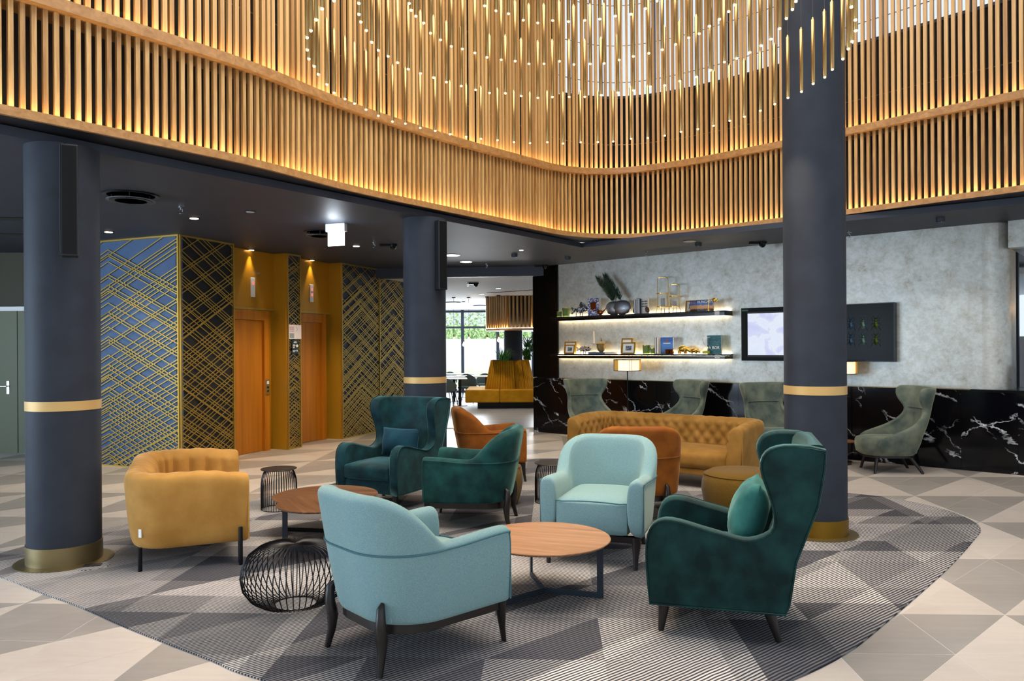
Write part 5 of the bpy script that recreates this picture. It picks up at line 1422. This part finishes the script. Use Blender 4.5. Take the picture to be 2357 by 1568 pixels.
def wing_chair(mat):
    t = thing('wing_chair', '', 'armchair', (0, 0, 0), 0, 'teal velvet wing chairs')
    OUT = [(0.385, 0.165), (0.40, 0.30), (0.405, 0.45), (0.395, 0.55), (0.36, 0.612), (0.30, 0.638), (0.22, 0.632), (0.11, 0.603), (0.0, 0.57), (-0.08, 0.553), (-0.135, 0.562), (-0.172, 0.60), (-0.185, 0.66),
           (-0.175, 0.74), (-0.148, 0.83), (-0.122, 0.91), (-0.118, 0.975), (-0.145, 1.03), (-0.20, 1.06), (-0.29, 1.07), (-0.46, 1.05), (-0.455, 0.95), (-0.425, 0.75), (-0.385, 0.45), (-0.35, 0.22), (-0.325, 0.165)]
    def bx(z): return 0.0 + 0.035 * sstep(0.6, 1.05, z)
    n_o = len(OUT)
    OUT = [(p.x, p.y) for i in range(n_o) for p in ([Vector(OUT[i])] if i < 1 or i > n_o - 7 else [Vector(OUT[i]), 0.5625 * (Vector(OUT[i]) + Vector(OUT[(i + 1) % n_o])) - 0.0625 * (Vector(OUT[i - 1]) + Vector(OUT[(i + 2) % n_o]))])]
    OUT = [(y - (0.085 * sstep(0.15, -0.12, y) * sstep(0.5, 0.62, z) if z > 0.5 else 0) * (0.8 if y < -0.3 else 1), z) for y, z in OUT]
    for sx in (-1, 1):
        xi, xo = 0.275, 0.37
        rs = []
        n_ = len(OUT)
        cy, cz = -0.12, 0.55
        def ring(x, k, flare):
            return [Vector((sx * (x + flare * bx(z)), y + (cy - y) * 0 - 0, z)) if k == 0 else Vector((sx * (x + flare * bx(z)), y, z)) for y, z in OUT]
        def shrink(r_, d):
            m_ = len(r_); o2 = []
            for i in range(m_):
                a, c_ = r_[i - 1], r_[(i + 1) % m_]
                tn = (c_ - a); tn.x = 0; tn.normalize()
                nn = Vector((0, -tn.z, tn.y))
                o2.append(r_[i] + nn * d)
            return o2
        r0 = ring(xi, 1, 1.0); r1 = ring(xi + 0.018, 1, 1.0); r2 = ring(xo - 0.014, 1, 1.0); r3 = ring(xo, 1, 1.0)
        rs = [shrink(r0, 0.022), shrink(r0, 0.016), r1, r2, shrink(r3, 0.008), shrink(r3, 0.016)]
        o = B().rings(rs).go('side_panel', mat, t, True)
        o.modifiers.new('tri', 'TRIANGULATE').min_vertices = 5
        wn_ = o.modifiers.new('wn', 'WEIGHTED_NORMAL')
        B().tube([(p.x + sx * 0.003, p.y, p.z) for p in shrink(r3, 0.004)], 0.005, 6, loop=True).go('piping', mat, t, True)
    # back
    bp = []
    for z, yf, yr in ((0.2, -0.2, -0.345), (0.44, -0.255, -0.383), (0.6, -0.31, -0.44), (0.78, -0.36, -0.492), (0.95, -0.395, -0.517), (1.035, -0.41, -0.527), (1.062, -0.435, -0.52), (1.066, -0.47, -0.50)):
        w_ = 0.285 + bx(z)
        bp.append([(w_ * k / 4, yf - 0.03 * (1 - (k / 4) ** 2) * (1 if z > 0.3 else 0), z) for k in range(-4, 5)] + [(w_ * k / 4, yr + 0.0, z) for k in range(4, -5, -1)])
    B().rings(bp).go('backrest', mat, t, True)
    rbox(0.275, 0.30, 0.075, (0, 0.115, 0.372), 0.035, 10, 0.025, 0.01).go('seat_cushion', mat, t, True)
    bev(B().box(-0.28, 0.28, -0.33, 0.375, 0.168, 0.297).go('seat_base', mat, t), 0.015, 2)
    for sx in (-1, 1):
        for (y, dy) in ((0.31, 0.02), (-0.245, -0.05)):
            B().tube([(sx * 0.285, y, 0.166), (sx * 0.30, y + dy, 0.0)], [0.034, 0.016], 8).go('leg', 'dark_wood', t, True)
    return t
def pillow(label, cat, loc, rz, tilt, w_, h_, th, mat):
    n_ = 14
    V, F = [], []
    for sd in (1, -1):
        for i in range(n_ + 1):
            for j in range(n_ + 1):
                u, v = -1 + 2 * i / n_, -1 + 2 * j / n_
                e = ((1 - abs(u) ** 2.6) * (1 - abs(v) ** 2.6)) ** 0.55 if abs(u) < 1 and abs(v) < 1 else 0
                pinch = 1 - 0.06 * (u * u + v * v - 2 * u * u * v * v)
                wr = 0.006 * math.sin(9 * u + 4 * v) * e
                V.append((u * w_ / 2 * pinch, sd * (th / 2 * e + wr * 0.6), v * h_ / 2 * pinch))
    m_ = (n_ + 1) ** 2
    for sd in range(2):
        for i in range(n_):
            for j in range(n_):
                a = sd * m_ + i * (n_ + 1) + j
                F.append((a, a + 1, a + n_ + 2, a + n_ + 1))
    o = mk('cushion', V, F, mat, None, True)
    bm = bmesh.new(); bm.from_mesh(o.data); bmesh.ops.remove_doubles(bm, verts=bm.verts, dist=0.0004); bmesh.ops.recalc_face_normals(bm, faces=bm.faces); bm.to_mesh(o.data); bm.free()
    for p in o.data.polygons: p.use_smooth = True
    o.location = loc
    o.rotation_euler = (Matrix.Rotation(rz, 4, 'Z') @ Matrix.Rotation(tilt, 4, 'X')).to_euler()
    return tag(o, label, cat)
wc = wing_chair('velvet_teal')
wf1 = Vector((-0.45, -0.89)).normalized()
wc.location = (-1.26, 7.76, ZR); wc.rotation_euler = (0, 0, face(wf1)); wc['label'] = 'dark teal velvet wing chair facing the camera beside the middle column'
wf2 = Vector((-0.959, 0.283)).normalized()
w2 = dup(wc, (1.225, 4.43, ZR), face(wf2), 'dark green velvet wing chair seen from its side at the right front')
w2['label'] = 'dark green velvet wing chair seen from its side at the right front'
for c_ in w2.children:
    if c_.name.split('.')[0] != 'leg':
        c_.material_slots[0].link = 'OBJECT'; c_.material_slots[0].material = MATS['velvet_green']
def oncush(base, f, fwd, z): return (base[0] + f.x * fwd, base[1] + f.y * fwd, z + ZR)
pillow('teal blue rectangular velvet cushion on the wing chair that faces the camera', 'cushion', oncush((-1.26, 7.76), wf1, -0.18, 0.60), face(wf1), 0.16, 0.46, 0.31, 0.2, 'pillow_blue')
pillow('pale teal velvet cushion leaning in the wing chair at the right front', 'cushion', oncush((1.225, 4.43), wf2, -0.15, 0.63), face(wf2), 0.3, 0.44, 0.40, 0.21, 'velvet_pale')

def lounge_chair():
    t = thing('high_back_chair', '', 'armchair', (0, 0, 0), 0, 'sage velvet high back chairs along the marble')
    lv = [(0.25, 0.27, -0.20, 0.44), (0.30, 0.32, -0.25, 0.55), (0.40, 0.355, -0.28, 0.60), (0.47, 0.36, -0.295, 0.54), (0.53, 0.35, -0.31, 0.36), (0.60, 0.325, -0.33, 0.22), (0.70, 0.285, -0.355, 0.13), (0.79, 0.275, -0.375, 0.115), (0.86, 0.305, -0.39, 0.18), (0.93, 0.345, -0.405, 0.235), (1.02, 0.365, -0.425, 0.26), (1.075, 0.36, -0.435, 0.22)]
    rs = []
    n_ = 20
    for z, w_, yb, dw in lv:
        r_ = []
        for k in range(n_ + 1):
            ph = -math.pi / 2 + math.pi * k / n_
            sn, cs = math.sin(ph), math.cos(ph)
            x = w_ * math.copysign(abs(sn) ** 0.72, sn)
            y = yb + dw * (1 - abs(cs) ** 0.75)
            r_.append((x, y, z))
        rs.append(r_)
    o = B().rings(rs, closed=False).go('shell', 'velvet_sage', t, True)
    so = o.modifiers.new('solid', 'SOLIDIFY'); so.thickness = 0.055; so.offset = 0.0
    sub(o, 1)
    # bucket seat with rounded front
    out = []
    N = 28
    def plan(sc): return [(0.30 * sc * math.copysign(abs(math.cos(a)) ** 0.7, math.cos(a)), 0.09 + 0.335 * sc * math.copysign(abs(math.sin(a)) ** 0.75, math.sin(a))) for a in [2 * math.pi * k / N for k in range(N)]]
    rr = [[(x, y, z) for x, y in plan(sc)] for sc, z in ((0.9, 0.225), (1.0, 0.25), (1.04, 0.33), (1.03, 0.39), (0.97, 0.425), (0.8, 0.44), (0.3, 0.452))]
    B().rings(rr).go('seat', 'velvet_sage', t, True)
    # headrest roll seam
    B().tube([(0.272 * math.sin(a), -0.372 + 0.09 * (1 - math.cos(a)) + 0.03, 0.80) for a in [-1.2 + 0.2 * k for k in range(13)]], 0.007, 5).go('seam', 'velvet_sage', t, True)
    B().rings([[(x, y, z) for x, y in plan(0.9)] for z in (0.196, 0.224)]).go('base_ring', 'dark_wood', t)
    for sx in (-1, 1):
        B().tube([(sx * 0.2, 0.27, 0.2), (sx * 0.245, 0.31, 0.0)], [0.024, 0.017], 8).go('leg', 'dark_wood', t, True)
        B().tube([(sx * 0.17, -0.14, 0.2), (sx * 0.23, -0.27, 0.0)], [0.024, 0.017], 8).go('leg', 'dark_wood', t, True)
    return t
hc = lounge_chair()
hc.location = (1.29, 12.35, 0); hc.rotation_euler = (0, 0, face((0.3, -0.95))); hc['label'] = 'sage velvet high back chair left of the lit floor lamp, beside the black pier'
dup(hc, (2.55, 11.72, 0), face((-0.93, -0.37)), 'sage velvet high back chair right of the lit floor lamp, turned sideways')
dup(hc, (3.68, 10.62, 0), face((0.22, -0.975)), 'sage velvet high back chair half hidden by the tall column')
dup(hc, (4.83, 9.6, 0), face((-0.99, 0.1)), 'sage velvet high back chair in profile right of the tall column')

# ---------------------------------------------------------------- sofas
def sofa(name, L, label, loc, f, mat, tuft=True, chan=False, rod_leg=False, H=0.70, D=0.82):
    t = thing(name, label, 'sofa', (loc[0], loc[1], ZR), face(f))
    W, Df, Dr, rc = L / 2, D / 2, D / 2, 0.27
    path = upath(W, Df, Dr, rc, 0.026)
    zb, zs, th = 0.155, 0.40, 0.155
    def tf(s_, z):
        a, b_ = s_ / 0.135, z / 0.17
        q = abs(math.sin(math.pi * (a + b_) / 1.0)) * abs(math.sin(math.pi * (a - b_) / 1.0))
        if chan: q = abs(math.sin(math.pi * a)) * (0.75 + 0.25 * abs(math.sin(math.pi * b_)))
        return 0.042 * q ** 0.6
    def tfv(s_): return abs(math.sin(math.pi * s_ / 0.135)) ** 0.6 * 0.010
    def prof(s_, p):
        fr_ = sstep(Df - 0.03, Df - 0.3, p[1])
        zt = H - 0.03 * (1 - fr_)
        k_ = tfv(s_) if tuft else 0
        out = [(-0.05, zb), (-0.025, zb + 0.012), (-0.008, zb + 0.06), (0.012, 0.35), (0.03, zt - 0.12), (0.034, zt - 0.07), (0.03 , zt - 0.03 ), (0.012, zt - 0.008 + k_ * 0.5), (-0.03, zt + k_), (-0.075, zt - 0.006 + k_), (-0.11, zt - 0.03 + k_ * 0.5)]
        nr = 13
        for q in range(nr):
            z = (zt - 0.06) - (zt - 0.06 - (zs - 0.04)) * q / (nr - 1)
            lo = -0.13 - 0.03 * (q / (nr - 1))
            out.append((lo - (tf(s_, z) - 0.012 if tuft else 0), z))
        out.append((-th - 0.01, zb + 0.02))
        return out
    o = shell(path, prof, 0.02).go('shell', mat, t, True)
    sub(o, 1)
    sc = rbox(W - 0.165, 0.335, 0.105, (0, 0.085, 0.325), 0.07, 12, 0.02, 0.03).go('seat_cushion', mat, t, True)
    bev(B().box(-W + 0.13, W - 0.13, -0.3, Df - 0.02, zb, 0.225).go('seat_base', mat, t), 0.012)
    tip = [(path[0][0] + 0.022, path[0][1] + 0.012, z) for z in (zb + 0.03, 0.35, H - 0.16)]
    for sx in (1, -1):
        B().tube([(sx * (x - 0.002), y, z) for x, y, z in tip] + [(sx * (W + 0.01), Df + 0.0, H - 0.08)], 0.005, 5).go('piping', mat, t, True)
        for (x, y) in ((W - 0.06, Df - 0.045), (W - 0.1, -Dr + 0.08)):
            B().tube([(sx * x, y, 0.17), (sx * x, y, 0.0)], 0.015, 10).go('leg', 'black_metal', t, True)
    if rod_leg:
        B().tube([(W + 0.012, Df - 0.045, 0.0), (W + 0.012, Df - 0.045, 0.26), (W + 0.005, Df - 0.045, 0.275)], 0.015, 10).go('leg_rod', 'black_metal', t, True)
        a_ = 0.75
        o_ = B().box(-0.012, 0.012, -0.004, 0.004, 0.25, 0.31).go('care_tag', 'text_white', t, loc=(W - rc + (rc + 0.004) * math.cos(a_), -Dr + rc - (rc + 0.004) * math.sin(a_), 0))
        o_.rotation_euler = (0, 0, math.pi / 2 - a_)
    return t
# mustard loveseat at the left (seen end-on)
fL = Vector((0.92, 0.39)).normalized()
sofa('loveseat', 1.46, 'mustard velvet tufted barrel loveseat at the left, seen from its end', (-2.63, 6.13), fL, 'velvet_mustard', chan=True, rod_leg=True, D=0.80)
fF = Vector((-0.618, -0.786)).normalized()
sofa('tufted_sofa', 2.2, 'long golden velvet buttoned sofa facing the camera before the marble', (1.83, 9.08), fF, 'velvet_gold', H=0.745)

# ---------------------------------------------------------------- tables
def tri_table(label, x, y, R_, H_, ang, top, metal, group='round wooden coffee tables', offset=0.0):
    t = thing('coffee_table', label, 'table', (x, y, ZR), ang, group)
    B().lathe([(0.0, H_ - 0.016), (R_ - 0.012, H_ - 0.016), (R_, H_ - 0.004), (R_ - 0.002, H_), (0.0, H_)], 64).go('table_top', top, t)
    for k in range(3):
        a = 2 * math.pi * k / 3
        d = (math.cos(a), math.sin(a)); r1 = R_ * 0.9
        hw = 0.006
        b = B()
        b.obox((d[0] * r1 / 2, d[1] * r1 / 2), d, r1 / 2, hw, 0.0, 0.034)
        b.obox((d[0] * (r1 - 0.02), d[1] * (r1 - 0.02)), d, 0.02, hw, 0.034, H_ - 0.017)
        b.go('leg', metal, t)
tri_table('light walnut round coffee table at the front between the two blue chairs', 0.2, 4.9, 0.43, 0.36, math.radians(-18), 'light_walnut', 'steel_blue')
tri_table('front walnut round coffee table, partly behind the front blue chair', -1.49, 5.93, 0.355, 0.385, math.radians(-60), 'walnut', 'steel_blue')
tri_table('rear walnut round coffee table, lower and tucked under the front one', -1.62, 6.54, 0.445, 0.33, math.radians(170), 'walnut', 'black_metal')
tri_table('dark round low table behind the light blue chair, before the long sofa', 0.80, 8.13, 0.30, 0.42, math.radians(200), 'walnut_dark', 'black_metal', 'dark low tables')

def wire_table(label, x, y):
    t = thing('wire_side_table', label, 'side table', (x, y, ZR), 0, 'black wire drum side tables')
    B().lathe([(0.0, 0.395), (0.172, 0.395), (0.176, 0.399), (0.172, 0.403), (0.0, 0.403)], 40).go('table_top', 'dark_top', t)
    B().tube([(0.172 * math.cos(a), 0.172 * math.sin(a), 0.004) for a in [2 * math.pi * k / 40 for k in range(40)]], 0.0035, 6, loop=True).go('base_ring', 'wire_metal', t)
    B().tube([(0.135 * math.cos(a), 0.135 * math.sin(a), 0.391) for a in [2 * math.pi * k / 40 for k in range(40)]], 0.0035, 6, loop=True).go('top_ring', 'wire_metal', t)
    src = None
    for k in range(44):
        if src is None:
            src = B().tube([(0.172, 0, 0.004), (0.172, 0, 0.2), (0.171, 0, 0.25), (0.166, 0, 0.3), (0.153, 0, 0.35), (0.135, 0, 0.391)], 0.003, 5).go('wire', 'wire_metal', t)
        else: inst(src, 'wire', t, (0, 0, 0), 2 * math.pi * k / 44)
    return t
wt = wire_table('black wire drum side table at the left behind the loveseat end', -2.33, 7.53)
dup(wt, (0.40, 7.78, ZR), 0, 'black wire drum side table between the green and the light blue chairs')
dup(wt, (1.99, 6.03, ZR), 0, 'black wire drum side table behind the wing chair at the right front')

t = thing('wire_basket_stool', 'squat round black wire stool with open base beside the front blue chair', 'stool', (-1.36, 4.71, ZR))
prof = [(0.004, 0.375), (0.06, 0.386), (0.14, 0.384), (0.22, 0.362), (0.28, 0.318), (0.316, 0.25), (0.325, 0.19), (0.312, 0.12), (0.27, 0.06), (0.21, 0.022), (0.15, 0.008), (0.13, 0.006)]
B().tube([(0.13 * math.cos(a), 0.13 * math.sin(a), 0.006) for a in [2 * math.pi * k / 36 for k in range(36)]], 0.004, 6, loop=True).go('base_ring', 'wire_metal', t)
src = None
for k in range(52):
    if src is None: src = B().tube([(r_, 0, z) for r_, z in prof], 0.0035, 6).go('wire', 'wire_metal', t, True)
    else: inst(src, 'wire', t, (0, 0, 0), 2 * math.pi * k / 52)

def ottoman(label, x, y, r_, h_):
    t = thing('ottoman', label, 'ottoman', (x, y, ZR), 0.35, 'olive fabric ottomans')
    B().lathe([(0.0, 0.0), (r_ * 0.8, 0.0), (r_ * 0.86, 0.02), (r_ * 0.95, h_ * 0.3), (r_, h_ * 0.55), (r_ * 0.985, h_ * 0.75), (r_ * 0.93, h_ * 0.9), (r_ * 0.8, h_ * 0.97), (r_ * 0.4, h_), (0.0, h_)], 48).go('body', 'olive_fabric', t, True)
    B().tube([(r_ * 0.935 * math.cos(a), r_ * 0.935 * math.sin(a), h_ * 0.905) for a in [2 * math.pi * k / 48 for k in range(48)]], 0.004, 5, loop=True).go('seam', 'olive_fabric', t)
    for a in (4.1, 5.6, 1.0):
        B().tube([(q * r_ * math.cos(a), q * r_ * math.sin(a), z * h_) for q, z in ((0.875, 0.05), (0.955, 0.3), (1.004, 0.55), (0.99, 0.75), (0.937, 0.9))], 0.003, 5).go('seam', 'olive_fabric', t)
ottoman('round olive brown fabric ottoman before the right end of the long sofa', 2.17, 7.12, 0.385, 0.43)
ottoman('olive fabric ottoman almost hidden behind the green tub chair', -0.235, 7.74, 0.34, 0.42)
t = thing('side_table', 'small round brown pedestal table by the marble, right of the tall column', 'side table', (4.42, 10.22, 0))
B().lathe([(0.0, 0.30), (0.195, 0.30), (0.2, 0.308), (0.195, 0.315), (0.0, 0.315)], 36).go('table_top', 'walnut', t)
B().tube([(0, 0, 0.01), (0, 0, 0.3)], 0.018, 10).go('leg', 'walnut_dark', t)
B().lathe([(0.0, 0.0), (0.15, 0.0), (0.15, 0.01), (0.0, 0.012)], 32).go('base', 'walnut_dark', t)

def floor_lamp(label, x, y, z0, z1, rz):
    t = thing('floor_lamp', label, 'floor lamp', (x, y, 0), rz, 'floor lamps along the silver wall')
    B().lathe([(0.0, 0.0), (0.15, 0.0), (0.15, 0.012), (0.0, 0.016)], 28).go('base', 'black_metal', t)
    B().tube([(0, 0, 0.012), (0, 0, z0 + 0.01)], 0.009, 8).go('pole', 'black_metal', t)
    n_ = 32
    r_ = 0.225
    sh_ = B().lathe([(r_ - 0.03, z0 + 0.006), (r_ - 0.03, z1 - 0.006)], n_).go('lamp_shade', 'lamp_shade', t, True)
    b = B()
    for z_ in (z0, z1 - 0.008): b.lathe([(r_ - 0.004, z_), (r_, z_), (r_, z_ + 0.008), (r_ - 0.004, z_ + 0.008)], n_)
    for k in range(8):
        a = math.pi / 2 + (k // 2) * math.pi / 2 + (0.09 if k % 2 else -0.09)
        b.tube([(r_ * 0.992 * math.cos(a), r_ * 0.992 * math.sin(a), z0 + 0.004), (r_ * 0.992 * math.cos(a), r_ * 0.992 * math.sin(a), z1 - 0.004)], 0.003, 4)
    for k in range(3):
        a = k * 2 * math.pi / 3
        b.tube([(0, 0, z0 + 0.004), (r_ * math.cos(a), r_ * math.sin(a), z0 + 0.004)], 0.004, 5)
    b.go('shade_frame', 'dark_wood', t)
    rs = [[(r_ * 0.985 * math.cos(a), r_ * 0.985 * math.sin(a), z) for z in (z0 + 0.008, z1 - 0.008)] for a in [math.pi * 0.0 - 0.62 + 0.08 * k for k in range(16)]]
    for q in (0.0, math.pi):
        o = B().rings(rs, closed=False).go('shade_side', 'lamp_side', t, True); o.rotation_euler = (0, 0, q)
    light('floor_lamp_bulb', 'POINT', (x, y, (z0 + z1) / 2), 14, WARM, 0.04)
floor_lamp('lit floor lamp with wide drum shade between the two sage chairs', 1.89, 12.40, 1.205, 1.392, 0.1)
floor_lamp('lit floor lamp mostly hidden behind the tall column', 4.50, 10.38, 1.205, 1.385, -0.2)

t = thing('floor_box', 'round floor outlet box in the rug beside the left column base', 'floor outlet', (-3.10, 5.57, ZR), math.radians(15))
B().lathe([(0.0, 0.0), (0.115, 0.0), (0.115, 0.004), (0.0, 0.004)], 32).go('lid', 'rug_weave', t)
bev(B().box(-0.06, 0.06, -0.03, 0.03, 0.0042, 0.012).go('flap', 'floorbox', t), 0.004)
